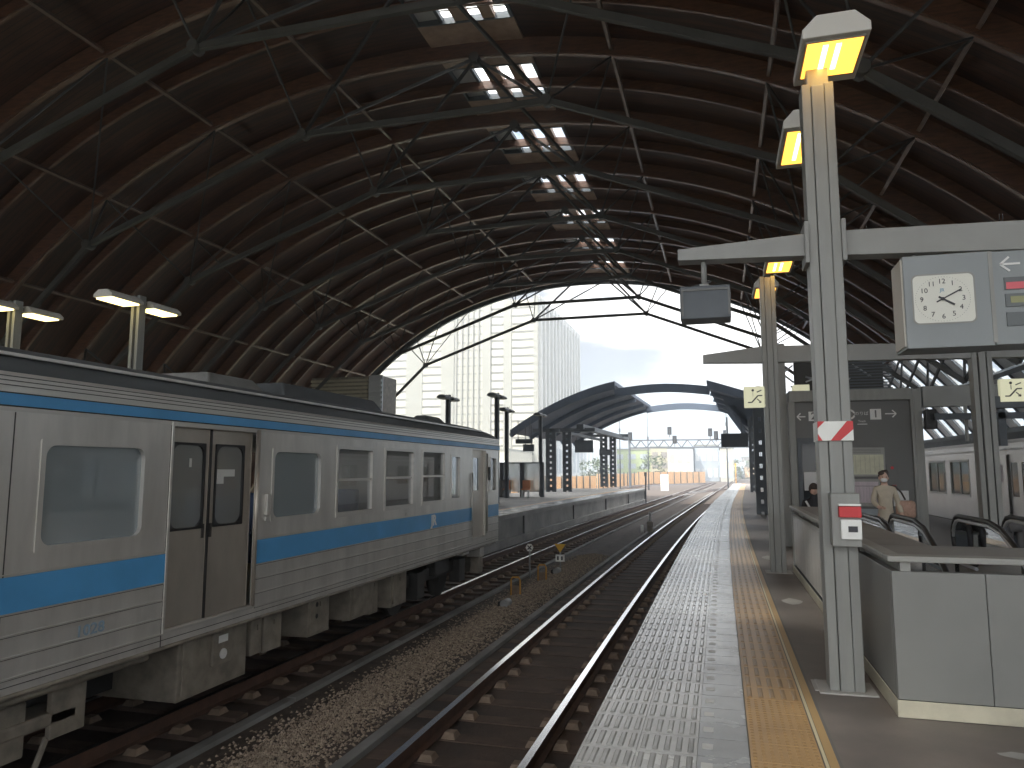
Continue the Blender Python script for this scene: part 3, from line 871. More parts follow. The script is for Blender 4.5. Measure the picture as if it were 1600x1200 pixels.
# underfloor
m = MB(); m.box(-7.3, -4.95, TY0 + .4, TY1 - .5, -.06, .03); m.box(-6.6, -5.6, TY0 + .6, 11, -.5, -.05); m.build('underframe', 'under_dark', train)
m = MB(); m.tube((TX + .0, TY0, .03), (TX + .0, TY1 - .3, .03), .018); m.tube((TX - .05, 2, -.02), (TX - .05, 5.4, -.02), .03); m.build('underframe_pipe', 'under_box', train)
def ubox(y0, y1, z0, z1, x0=-6.0, x1=-4.88, extras=True):
    m = MB(); m.box(x0, x1, y0, y1, z0, z1); 
    b = m.build('equipment_box', 'under_box', train, bevel=.012)
    m = MB()
    if y1 - y0 > .5:
        m.box(x1, x1 + .018, y0 + .05, y1 - .05, z0 + .05, z1 - .05)
    m.box(x1 + .016, x1 + .03, (y0 + y1) / 2 - .02, (y0 + y1) / 2 + .02, z1 - .16, z1 - .1)
    m.build('box_cover', 'under_box', b, bevel=.006)
    return b
b = ubox(5.99, 7.03, -.58, .0)
m = MB(); m.box(-4.86, -4.83, 6.42, 6.72, -.36, -.04); m.build('control_panel', 'under_box', b, bevel=.01)
m = MB(); m.tube((-4.83, 6.57, -.26), (-4.815, 6.57, -.26), .05, 12); m.box(-4.83, -4.825, 6.5, 6.64, -.15, -.08); m.build('gauge', 'white_paint', b)
ubox(7.10, 7.30, -.42, .0); ubox(7.34, 7.68, -.44, .0)
b = ubox(8.25, 8.76, -.47, .03)
m = MB()
for z in (-.10, -.24): m.tube((-4.87, 8.42, z), (-4.86, 8.42, z), .03, 10)
m.build('port', 'under_dark', b)
ubox(9.32, 10.0, -.47, .0); ubox(10.12, 10.42, -.55, .0, x1=-5.0); ubox(10.62, 11.2, -.53, .0)
ubox(11.3, 11.5, -.5, .0, x1=-5.05)
m = MB(); m.box(-4.95, -4.90, 4.66, 4.98, -.46, -.06); m.beam((-4.93, 4.66, -.44), (-4.93, 4.52, -.75), .03, .04); m.build('step_plate', 'under_box', train, bevel=.008)
m = MB(); m.box(-5.3, -4.92, 3.6, 4.47, -.52, -.12); m.box(-5.2, -4.9, 2.0, 4.9, -.36, -.26); m.build('tank', 'under_box', train, bevel=.02)
ubox(.6, 2.4, -.55, 0)
for cy in (13.1, -1.6):
    bg_ = MB(); bg_.box(-5.3, -5.12, cy - 1.5, cy + 1.5, -.42, -.2); bg_.box(-7.05, -6.87, cy - 1.5, cy + 1.5, -.42, -.2); bg_.box(-7.0, -5.2, cy - .25, cy + .25, -.45, -.1)
    for w_ in (-1.05, 1.05):
        bg_.box(-5.2, -4.98, cy + w_ - .17, cy + w_ + .17, -.62, -.18)
    bg_.box(-5.2, -5.0, cy - .35, cy + .35, -.35, .0)
    bo = bg_.build('bogie', 'bogie', train, bevel=.02)
    for w_ in (-1.05, 1.05):
        for x in (-5.52, -6.66):
            w = MB(); w.tube((x - .06, cy + w_, ZR + .41), (x + .06, cy + w_, ZR + .41), .41, 28); w.tube((x - .08, cy + w_, ZR + .41), (x + .08, cy + w_, ZR + .41), .12, 12)
            w.build('wheel', 'bogie', bo)
m = MB(); m.box(-5.05, -4.92, 14.02, 14.4, -.12, -.06); m.box(-4.99, -4.93, 14.0, 14.06, -.12, .06); m.build('step', 'stainless', train, bevel=.005)
m = MB(); m.box(-5.1, -4.8, 14.75, 15.0, -.22, .04); m.build('jumper_box', 'stainless', train, bevel=.01)
m = MB(); m.box(-7.2, -5.0, 15.35, 15.45, -.62, -.05); m.box(-5.15, -4.95, 15.1, 15.4, -.6, .04); m.build('pilot_plate', 'under_box', train, bevel=.02)
m = MB(); m.tube((-6.09, 15.4, -.05), (-6.09, 16.05, -.05), .09, 12); m.box(-6.25, -5.93, 15.95, 16.2, -.18, .1); m.build('coupler', 'bogie', train, bevel=.02)

# ------------------------------------------------------------------ columns with lamps
def rail_column(x, y, z1, label, w=.23, d=.2, group='grey steel platform columns'):
    t = thing('platform_column', label, 'column', (x, y, 0), group)
    m = MB(); e = w / 2
    m.box(x - e, x - e + .066, y - d / 2, y + d / 2, 0.01, z1); m.box(x - .045, x + .045, y - d / 2 - .012, y + d / 2 + .012, 0.01, z1 - .02)
    m.box(x + e - .066, x + e, y - d / 2, y + d / 2, 0.01, z1)
    m.build('shaft', 'column_paint', t, bevel=.006)
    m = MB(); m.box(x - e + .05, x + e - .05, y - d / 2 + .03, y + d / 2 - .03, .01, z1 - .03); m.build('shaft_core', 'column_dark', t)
    m = MB(); m.box(x - .19, x + .19, y - .17, y + .17, .0, .012); m.build('base_plate', 'concrete', t, bevel=.003)
    return t
def lamp(t, x, y0, y1, z, lens='sodium', w=.40, near_cap=True):
    """housing along Y from y0 to y1, lens below, at height z (lens)"""
    m = MB(); a, b = min(y0, y1), max(y0, y1)
    prof_ = [(-w / 2, 0), (w / 2, 0), (w / 2, .07), (w * .28, .17), (-w * .28, .17), (-w / 2, .07)]
    m.prism([(x + px, a, z + pz) for px, pz in prof_], (0, b - a, 0))
    h = m.build('lamp_housing', 'lamp_shell', t, bevel=.008)
    m = MB(); m.box(x - w / 2 + .025, x + w / 2 - .025, a + .05, b - .12, z - .012, z + .004); m.build('lens_frame', 'lamp_under', h)
    m = MB(); m.box(x - w / 2 + .04, x + w / 2 - .04, a + .065, b - .14, z - .016, z - .008); m.build('lens', lens, h)
    if lens == 'sodium':
        m = MB()
        for dx in (-.06, .03):
            m.box(x + dx - .018, x + dx + .018, a + .10, b - .24, z - .020, z - .0155)
        m.build('lamp_tube', 'sodium_bulb', h)
    m = MB(); m.beam((x, (a if abs(a - y0) > abs(b - y0) else a) , z + .05), (x, b, z + .05), .05, .05); 
    return h
def antenna(m, x, y, z): m.tube((x, y, z), (x, y, z + .14), .004, 5)

c1 = rail_column(.815, 5.93, 4.52, 'tall grey column with red button box and striped tape in the foreground')
m = MB(); m.beam((.84, 6.12, 4.74), (.84, 6.9, 4.70), .10, .10); m.box(.74, .90, 5.85, 6.02, 4.5, 4.66); m.build('lamp_arm', 'column_paint', c1, bevel=.01)
lamp(c1, .905, 5.42, 6.12, 4.66, w=.46); lamp(c1, .86, 6.80, 7.75, 4.62, w=.42)
m = MB(); antenna(m, .9, 5.7, 4.8); antenna(m, .9, 7.3, 4.8); m.build('bird_spike', 'column_dark', c1)
m = MB()   # tapered cantilever beam carrying signs
bp = [(-.27, 3.205), (-.27, 3.295), (.70, 3.345), (.70, 3.17)]
m.prism([(x, 5.86, z) for x, z in bp], (0, .15, 0)); m.prism([(x, 5.86, z) for x, z in [(.93, 3.155), (.93, 3.345), (3.1, 3.29), (3.1, 3.06)]], (0, .15, 0))
m.build('cross_beam', 'beam_paint', c1, bevel=.004)
m = MB(); m.box(.67, .70, 5.80, 6.06, 3.10, 3.42); m.box(.93, .96, 5.80, 6.06, 3.10, 3.42); m.build('clamp_plate', 'beam_paint', c1, bevel=.003)
# red and white tape
m = MB()
x0, x1, z0, z1, yq = .695, .935, 1.765, 1.905, 5.80
m.box(x0, x1, yq, 6.06, z0, z1); tp = m.build('warning_tape', 'white_refl', c1)
m = MB()
m.prism([(x0 + .085, yq - .003, z0), (x0 + .15, yq - .003, z0), (x1, yq - .003, z1 - .06), (x1, yq - .003, z1), (x0 + .20, yq - .003, z1)], (0, .002, 0))
m.prism([(x0, yq - .003, z1 - .05), (x0 + .05, yq - .003, z1), (x0, yq - .003, z1)], (0, .002, 0))
m.prism([(x0, yq - .003, z0), (x0 + .03, yq - .003, z0), (x0, yq - .003, z0 + .05)], (0, .002, 0))
m.build('red_band', 'red', tp)
# emergency button box
eb = thing('emergency_button', 'grey box with red top emergency button fixed to the foreground column', 'button box', (.85, 5.75, 1.1))
m = MB(); m.box(.745, .935, 5.68, 5.80, 1.02, 1.39); m.build('case', 'column_paint', eb, bevel=.006)
m = MB(); m.box(.80, .932, 5.645, 5.69, 1.075, 1.21, 0); m.build('front_plate', 'white_refl', eb, bevel=.004)
m = MB(); m.box(.79, .934, 5.64, 5.69, 1.225, 1.30, 0); m.build('button_cover', 'red', eb, bevel=.004)
m = MB(); m.box(.79, .934, 5.638, 5.69, 1.305, 1.318, 0); m.build('top_trim', 'white_refl', eb)
m = MB(); m.box(.845, .905, 5.640, 5.646, 1.125, 1.165); m.build('label_plate', 'ink', eb)
# second column
c2 = rail_column(.815, 12.25, 4.62, 'grey column carrying the escalator pictogram sign, behind the foreground column')
m = MB(); m.beam((.84, 12.34, 4.76), (.84, 13.1, 4.74), .10, .10); m.build('lamp_arm', 'column_paint', c2, bevel=.01)
lamp(c2, .98, 11.55, 12.35, 4.70, w=.42); lamp(c2, .86, 13.05, 13.95, 4.66, w=.40)
m = MB(); m.prism([(x, 12.18, z) for x, z in [(-.21, 3.27), (-.21, 3.40), (.70, 3.50), (.70, 3.24)]], (0, .15, 0)); m.prism([(x, 12.18, z) for x, z in [(.93, 3.24), (.93, 3.50), (5.6, 3.38), (5.6, 3.16)]], (0, .15, 0))
m.build('cross_beam', 'beam_paint', c2, bevel=.004)
c3 = rail_column(3.74, 12.25, 3.3, 'grey column right of the ticket booth beside the white train', w=.26)
c4 = rail_column(3.72, 16.05, 3.15, 'slim grey column at the right corner of the grey booth', w=.2)
m = MB(); m.box(3.85, 7.0, 15.95, 16.15, 2.78, 3.18); m.build('cross_beam', 'beam_paint', c4, bevel=.004)
m = MB(); m.box(3.87, 6.9, 12.18, 12.32, 2.45, 2.62); m.build('cross_beam', 'far_steel', c3, bevel=.004)
m = MB(); m.box(3.95, 7.6, 15.6, 15.66, 2.5, 2.62); m.box(5.0, 5.12, 15.6, 15.7, 2.0, 2.8); m.build('cable_tray', 'far_steel', c4)
m = MB()
for xx in (4.55, 4.8): m.beam((xx, 15.9, 2.78), (xx, 15.9, 2.1), .05, .05)
m.build('hanger', 'column_paint', c4)
sp = thing('loudspeaker', 'black loudspeaker box hanging beside the slim column right of the booth', 'loudspeaker', (3.93, 15.9, 2.5))
m = MB(); m.box(3.84, 4.04, 15.8, 16.0, 2.34, 2.72); m.build('cabinet', 'black_plastic', sp, bevel=.02)
m = MB(); m.tube((3.94, 15.79, 2.48), (3.94, 15.80, 2.48), .07, 14); m.tube((3.94, 15.79, 2.64), (3.94, 15.80, 2.64), .03, 10); m.build('speaker_cone', 'rubber', sp)
# hanging display seen from behind
hd = thing('hanging_display', 'dark display box hanging from the left end of the foreground cross beam', 'display', (-.06, 5.93, 2.7))
m = MB(); m.box(-.26, .12, 5.80, 6.04, 2.715, 2.975); m.build('case', 'far_steel', hd, bevel=.008)
m = MB(); m.tube((-.075, 5.93, 3.0), (-.075, 5.93, 3.22), .022, 10); m.box(-.11, -.04, 5.89, 5.97, 2.975, 3.01); m.build('hanger', 'beam_paint', hd)
m = MB(); m.box(.10, .117, 5.79, 5.80, 2.74, 2.95); m.box(-.25, -.235, 5.79, 5.80, 2.74, 2.95); m.box(-.235, .10, 5.79, 5.80, 2.935, 2.95); m.build('rim', 'booth_grey', hd)
m = MB(); m.beam((-.16, 5.93, 3.0), (-.02, 5.93, 3.035), .015, .015); m.build('cable', 'column_dark', hd)

# clock and departure sign
cs = thing('clock_sign', 'grey hanging sign box with white wall clock and arrow under the foreground beam', 'clock sign', (1.8, 5.85, 2.4))
m = MB(); m.box(1.30, 1.845, 5.70, 6.02, 2.40, 3.065, 0); m.box(1.852, 3.0, 5.71, 6.01, 2.405, 3.06, 0); m.build('case', 'sign_grey', cs, bevel=.006)
m = MB(); m.box(1.288, 1.302, 5.72, 6.0, 2.42, 3.045); m.build('side_cover', 'sign_side', cs)
m = MB(); m.box(1.835, 1.86, 5.695, 5.70, 2.42, 3.06); m.build('joint_strip', 'rail_grey', cs)
m = MB(); cpt = rrect(1.355, 1.735, 2.575, 2.915, .035)
m.prism([(a, 5.699, b) for a, b in cpt], (0, -.006, 0)); cf = m.build('clock_face', 'clock_face', cs)
m = MB(); ring = rrect(1.345, 1.745, 2.565, 2.925, .04)
vs = [(a, 5.692, b) for a, b in ring] + [(a, 5.692, b) for a, b in cpt]; n = len(ring)
m.add(vs, [(i, (i + 1) % n, n + (i + 1) % n, n + i) for i in range(n)]); m.build('rim', 'rail_grey', cf)
ccx, ccz = 1.538, 2.742
for h in range(1, 13):
    a = 2 * PI * h / 12
    rx, rz = .132, .125
    text(str(h), .049, (ccx + rx * math.sin(a), 5.690, ccz + rz * math.cos(a)), 'numeral', 'ink', cf, ext=.0006)
text('JR', .034, (ccx, 5.690, ccz + .062), 'clock_mark', 'ink_blue', cf, ext=.0006)
m = MB()
for q in range(60):
    a = 2 * PI * q / 60; L = .168
    x, z = ccx + .172 * math.sin(a), ccz + .158 * math.cos(a)
    m.box(x - .0014, x + .0014, 5.690, 5.692, z - .0014, z + .0014)
m.build('minute_marks', 'ink', cf)
def hand(ang, L, w, back):
    a = R(ang); d = Vector((math.sin(a), 0, math.cos(a))); c = Vector((ccx, 5.686, ccz))
    m = MB(); m.beam(c - d * back, c + d * L, .002, w, 0, up=Vector((d.z, 0, -d.x))); m.build('clock_hand', 'ink', cf)
hand(62, .135, .009, .045); hand(122, .085, .013, .03)
m = MB(); m.tube((ccx, 5.684, ccz), (ccx, 5.688, ccz), .012, 12); m.build('hub', 'ink', cf)
m = MB(); y = 5.706
m.beam((1.915, y, 2.965), (2.03, y, 2.965), .004, .014); m.beam((1.91, y, 2.965), (1.965, y, 3.015), .004, .014); m.beam((1.91, y, 2.965), (1.965, y, 2.915), .004, .014)
m.build('arrow', 'white_paint', cs)
m = MB(); m.box(1.925, 2.9, 5.700, 5.711, 2.785, 2.87); m.build('red_display', 'led_dark', cs)
m = MB(); m.box(1.935, 2.9, 5.697, 5.701, 2.787, 2.835); m.build('red_lettering', 'led_red', cs)
m = MB(); m.box(1.925, 2.9, 5.700, 5.711, 2.665, 2.755); m.build('yellow_display', 'led_dark', cs)
m = MB(); m.box(1.955, 2.9, 5.697, 5.701, 2.69, 2.735); m.build('yellow_lettering', 'led_yellow', cs)
m = MB(); m.box(1.925, 2.9, 5.700, 5.711, 2.53, 2.625); m.build('lower_display', 'led_dark', cs)
m = MB()
for x in (1.43, 1.84, 2.3): m.tube((x, 5.93, 3.06), (x, 5.93, 3.13), .015, 8)
m.build('hanger', 'beam_paint', cs)
m = MB()
for x in (1.12, 2.0, 2.02): m.tube((x, 5.92, 3.32), (x, 5.92, 3.39), .004, 5)
m.build('beam_spike', 'column_dark', c1)

# escalator pictogram signs
def pict(x, z, y, label):
    t = thing('pictogram_sign', label, 'sign', (x, y, z), 'escalator pictogram signs')
    m = MB(); m.box(x - .165, x + .165, y - .05, y + .05, z - .165, z + .165); m.build('lightbox', 'sign_lit', t, bevel=.008)
    m = MB(); Y = y - .053
    m.beam((x - .11, Y, z - .085), (x - .05, Y, z - .085), .004, .018); m.beam((x - .05, Y, z - .085), (x + .045, Y, z + .02), .004, .02)
    m.beam((x + .045, Y, z + .02), (x + .11, Y, z + .02), .004, .018)
    m.beam((x - .03, Y, z + .01), (x - .03, Y, z + .075), .004, .03); m.tube((x - .03, Y - .002, z + .105), (x - .03, Y + .002, z + .105), .02, 10)
    m.beam((x + .03, Y, z - .03), (x + .09, Y, z - .09), .004, .014); m.beam((x + .09, Y, z - .09), (x + .055, Y, z - .085), .004, .014); m.beam((x + .09, Y, z - .09), (x + .085, Y, z - .055), .004, .014)
    m.beam((x + .03, Y, z + .075), (x + .10, Y, z + .105), .004, .016)
    m.build('pictogram', 'ink', t)
    return t
pict(.565, 2.695, 12.2, 'square cream escalator pictogram sign on the left of the second column')
p2 = pict(4.11, 2.70, 12.2, 'square cream escalator pictogram sign at the right edge of the photo')
m = MB(); m.box(.70, .80, 12.17, 12.23, 2.60, 2.64); m.box(.70, .80, 12.17, 12.23, 2.76, 2.80); m.build('bracket', 'column_paint', c2)

# ------------------------------------------------------------------ booth with signs
bt = thing('waiting_booth', 'dark grey booth with platform number signs and a glass door behind the escalators', 'booth', (2.5, 16.5, 0))
m = MB(); wy = 16.0
m.box(1.42, 3.62, wy, 18.6, 0.01, 2.93)
m.build('wall', 'booth_grey', bt, bevel=.01)
m = MB(); m.box(1.40, 3.64, wy - .06, 18.7, 2.93, 3.13); m.box(1.40, 3.64, wy - .02, 18.7, 3.13, 3.16); m.build('cornice', 'column_paint', bt, bevel=.006)
m = MB(); m.box(1.38, 1.50, wy - .05, wy + .1, 0.01, 2.93); m.box(1.2, 1.38, 16.3, 16.5, .01, 4.2); m.build('corner_post', 'column_paint', bt, bevel=.005)
m = MB(); m.box(1.52, 2.13, wy - .025, wy, .05, 2.2); d = m.build('door', 'far_steel', bt, bevel=.004)
m = MB(); m.box(1.60, 2.05, wy - .03, wy - .024, .35, 2.08); m.build('pane', 'dark_glass', d)
m = MB(); m.box(1.62, 1.98, wy - .034, wy - .030, 1.15, 1.52); m.box(1.85, 2.03, wy - .036, wy - .0345, 1.2, 1.56); m.build('notice', 'paper', d)
m = MB(); m.box(2.44, 3.12, wy - .03, wy, 1.43, 2.0); nb = m.build('timetable_board', 'rail_grey', bt, bevel=.004)
m = MB(); m.box(2.47, 3.09, wy - .034, wy - .03, 1.47, 1.86); m.build('timetable_sheet', 'poster_cream', nb)
m = MB()
for i in range(7): m.box(2.50 + .085 * i, 2.503 + .085 * i, wy - .036, wy - .034, 1.50, 1.84)
for z in (1.90, 1.93, 1.96): m.box(2.5, 3.05, wy - .036, wy - .030, z, z + .008)
m.build('timetable_ruling', 'booth_grey', nb)
m = MB(); m.box(2.40, 3.0, wy - .03, wy, .85, 1.38); nb = m.build('poster_board', 'rail_grey', bt, bevel=.004)
m = MB(); m.box(2.43, 2.97, wy - .034, wy - .03, .92, 1.33); m.build('poster', 'poster_pink', nb)
m = MB()
for i in range(9): m.box(2.46 + .058 * i, 2.462 + .058 * i, wy - .036, wy - .034, .95, 1.22)
m.box(2.43, 2.97, wy - .036, wy - .034, 1.24, 1.25); m.build('poster_ruling', 'booth_grey', nb)
m = MB(); m.box(3.13, 3.33, wy - .03, wy, 1.1, 1.68); m.build('hydrant_cover', 'booth_grey', bt, bevel=.004)
m = MB(); m.tube((3.235, wy - .035, 1.60), (3.235, wy - .029, 1.60), .03, 12); m.box(3.22, 3.29, wy - .035, wy - .03, 1.2, 1.27); m.build('fire_mark', 'red', bt)
m = MB(); m.box(3.23, 3.50, wy - .035, wy, .86, 1.16); m.build('notice_board', 'paper', bt, bevel=.003)
m = MB(); m.box(2.38, 2.95, wy - .03, wy, .1, .80); m.build('panel', 'bld_bluegrey', bt)
Ys = wy - .004
def arrow(m, x, z, s, L=.16):
    m.beam((x - s * L / 2, Ys, z), (x + s * L / 2, Ys, z), .004, .022)
    for q in (-1, 1): m.beam((x + s * L / 2, Ys, z), (x + s * (L / 2 - .07), Ys, z + q * .07), .004, .022)
m = MB(); arrow(m, 1.62, 2.63, -1); arrow(m, 3.27, 2.66, 1, .2); m.build('arrow', 'white_paint', bt)
m = MB(); m.box(1.76, 1.95, wy - .008, wy - .001, 2.54, 2.73); m.box(2.90, 3.10, wy - .008, wy - .001, 2.55, 2.76); nb = m.build('number_plate', 'white_paint', bt)
text('2', .2, (1.855, wy - .010, 2.635), 'platform_number', 'booth_grey', bt, ext=.001, bold=.004)
text('1', .2, (3.0, wy - .010, 2.655), 'platform_number', 'booth_grey', bt, ext=.001, bold=.004)
m = MB(); N = 20
for i in range(N):
    a0, a1 = 2 * PI * i / N, 2 * PI * (i + 1) / N
    m.beam((2.53 + .085 * math.cos(a0), Ys, 2.66 + .085 * math.sin(a0)), (2.53 + .085 * math.cos(a1), Ys, 2.66 + .085 * math.sin(a1)), .004, .034)
m.build('ring_mark', 'white_paint', bt)
text('のりば', .085, (2.745, wy - .006, 2.67), 'platform_word', 'white_paint', bt, ext=.001)
text('Track', .06, (2.745, wy - .006, 2.52), 'platform_word', 'white_paint', bt, ext=.001)
m = MB(); m.box(2.66, 2.84, wy - .006, wy - .001, 2.455, 2.47); m.build('underline', 'white_paint', bt)
# equipment above the booth: grilles and pipes
eq = thing('rooftop_equipment', 'dark grille, pale box and pipework on top of the grey booth', 'equipment', (2.4, 17.4, 3.16))
m = MB()
for i in range(16): m.box(2.5, 3.55, 17.0, 17.03, 3.2 + .062 * i, 3.225 + .062 * i)
m.build('grille', 'far_steel', eq)
m = MB(); m.box(1.7, 3.55, 17.9, 18.0, 3.17, 4.2); m.build('back_panel', 'truss_steel', eq)
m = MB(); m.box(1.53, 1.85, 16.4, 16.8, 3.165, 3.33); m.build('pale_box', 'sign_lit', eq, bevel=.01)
m = MB()
r2 = random.Random(5)
for i in range(14):
    x = r2.uniform(1.6, 2.9); z = r2.uniform(3.3, 4.1)
    m.tube((x, 17.2, z), (x + r2.uniform(-.5, .5), 17.5, z + r2.uniform(-.3, .3)), .02, 6)
m.build('pipework', 'silver', eq)

# ------------------------------------------------------------------ escalator enclosure and escalators
en = thing('escalator_enclosure', 'grey panelled parapet with flat top rail around the escalator well', 'parapet', (1.1, 5.4, 0))
m = MB(); m.box(1.045, 1.578, 5.36, 5.42, .11, .905); m.box(1.582, 3.0, 5.36, 5.42, .11, .905); m.box(3.006, 4.4, 5.36, 5.42, .11, .905); m.build('front_panel', 'panel_grey', en, bevel=.004)
m = MB(); m.box(1.045, 1.10, 5.425, 7.1, .11, .905); m.box(1.045, 1.10, 7.106, 7.3, .11, .905); m.build('side_panel', 'panel_grey', en, bevel=.004)
m = MB(); m.box(1.06, 1.08, 7.36, 12.3, .13, .86); m.build('glazed_panel', 'frosted', en)
m = MB(); m.box(1.045, 1.095, 7.30, 7.36, .1, .905); m.box(1.045, 1.095, 12.3, 12.36, .1, .905); m.box(1.045, 1.095, 7.36, 12.3, .86, .905)
for q in (8.6, 9.85, 11.1): m.box(1.085, 1.10, q - .02, q + .02, .13, .86)
m.build('panel_frame', 'rail_grey', en)
m = MB(); m.box(1.035, 4.4, 5.35, 5.36, .004, .108); m.box(1.035, 1.045, 5.36, 12.4, .004, .108); m.build('kick_plate', 'kick_plate', en, bevel=.002)
m = MB(); m.box(1.06, 4.4, 5.362, 5.41, .0, .108); m.box(1.05, 1.10, 5.42, 12.4, .0, .108); m.build('plinth', 'column_dark', en)
m = MB(); m.box(1.02, 4.4, 5.33, 5.47, .965, 1.005); m.box(1.02, 1.12, 5.472, 12.4, .965, 1.005); m.build('top_rail', 'rail_grey', en, bevel=.008)
m = MB(); m.box(1.122, 4.4, 5.473, 6.25, .955, .992); m.box(1.122, 1.50, 6.252, 12.4, .955, .992); m.build('ledge', 'ledge_grey', en, bevel=.006)
m = MB()
for x in (1.13, 2.3, 3.5):
    m = MB(); m.box(x - .03, x + .03, 5.37, 5.41, .905, .965); m.build('rail_post', 'rail_grey', en)
for y in (6.6, 8.0, 9.5, 11, 12.2):
    m = MB(); m.box(1.07, 1.11, y - .03, y + .03, .905, .965); m.build('rail_post', 'rail_grey', en)
m = MB(); m.box(1.77, 1.83, 5.345, 5.36, .30, .42); m.build('lock', 'rail_grey', en)
m = MB()   # inner lining of the well
m.box(1.10, 1.155, 5.43, 11.8, -6, .95); m.box(4.36, 4.42, 5.43, 11.8, -6, .1); m.box(1.16, 4.36, 5.42, 5.44, -6, .85)
m.box(1.16, 4.36, 11.76, 11.8, -6, -.02)
m.build('well_lining', 'rail_grey', en)
def escalator(xa, xb, label):
    t = thing('escalator', label, 'escalator', ((xa + xb) / 2, 10.3, 0), 'escalators in the well')
    def line(x, z_off, y_new=11.15):
        pts = []
        # newel curve at the far end, flat run, then down towards the camera
        for i in range(9):
            a = -PI / 2 + PI * i / 8
            pts.append((x, y_new + .30 * math.cos(a), z_off - .28 + .28 * math.sin(a)))
        pts = [(x, y_new - .6, z_off - .56)] + pts
        pts += [(x, 10.6, z_off), (x, 10.0, z_off - .0), (x, 9.6, z_off - .06), (x, 9.2, z_off - .22)]
        y, z = 9.2, z_off - .22
        while y > 4.5:
            y -= .5; z -= .5 * math.tan(R(30)); pts.append((x, y, z))
        return pts
    for x in (xa, xb):
        m = MB(); m.path(line(x, .95), .029, 8); m.build('handrail', 'rubber', t)
        m = MB(); m.path([(p[0], p[1], p[2] - .055) for p in line(x, .95)], .022, 8); m.build('handrail_guide', 'silver', t)
        b = MB()
        L = line(x, .93)[2:]
        for p, q in zip(L[:-1], L[1:]):
            if q[2] < -3: break
            b.quad(p, q, (q[0], q[1], min(q[2] - .1, (0.02 if q[1] > 9.9 else .02 - (9.9 - q[1]) * .58))), (p[0], p[1], min(p[2] - .1, (0.02 if p[1] > 9.9 else .02 - (9.9 - p[1]) * .58))))
        b.build('balustrade', 'screen_pane', t)
    m = MB()
    for i in range(26):
        y = 10.0 - .38 * i; z = -.02 - (i * .38) * .577
        m.box(xa + .08, xb - .08, y - .40, y, z - .20, z)
    m.box(xa + .08, xb - .08, 10.0, 11.75, -.03, .012)
    m.build('steps', 'far_steel', t)
    m = MB(); m.beam((xa - .03, 10.2, -.02), (xa - .03, 4.5, -3.3), .12, .35); m.beam((xb + .03, 10.2, -.02), (xb + .03, 4.5, -3.3), .12, .35)
    m.build('skirt', 'silver', t)
    return t
escalator(1.86, 2.24, 'escalator with black handrails at the left, the person steps onto it')
escalator(3.02, 3.62, 'escalator with black handrails at the right side of the well')

# ------------------------------------------------------------------ people
def person(name, label, joints, edges, m_body, sub=2):
    t = thing(name, label, 'person', joints[0][0])
    return t
def skin_mesh(name, pts, edges, mt, parent, root=0):
    me = bpy.data.meshes.new(name); base = origin_of(parent)
    me.from_pydata([Vector(p) - base for p, r in pts], edges, [])
    me.materials.append(MAT[mt])
    o = bpy.data.objects.new(name, me); col.objects.link(o); o.parent = parent
    md = o.modifiers.new('skin', 'SKIN'); md.use_smooth_shade = True
    if not me.skin_vertices: me.attributes.new('skin', 'FLOAT', 'POINT') if False else None
    sv = me.skin_vertices[0].data if len(me.skin_vertices) else None
    if sv:
        for i, (p, r) in enumerate(pts):
            sv[i].radius = (r, r) if not isinstance(r, tuple) else r
            sv[i].use_root = (i == root)
    s = o.modifiers.new('sub', 'SUBSURF'); s.levels = 2; s.render_levels = 2
    return o
def ellip(m, c, r, n=14, k=10, mi=0, cut=None):
    vs = []; fs = []
    for i in range(k + 1):
        ph = PI * i / k
        for j in range(n):
            th = 2 * PI * j / n
            vs.append((c[0] + r[0] * math.sin(ph) * math.cos(th), c[1] + r[1] * math.sin(ph) * math.sin(th), c[2] + r[2] * math.cos(ph)))
    for i in range(k):
        for j in range(n): fs.append((i * n + j, i * n + (j + 1) % n, (i + 1) * n + (j + 1) % n, (i + 1) * n + j))
    m.add(vs, fs, mi, True)
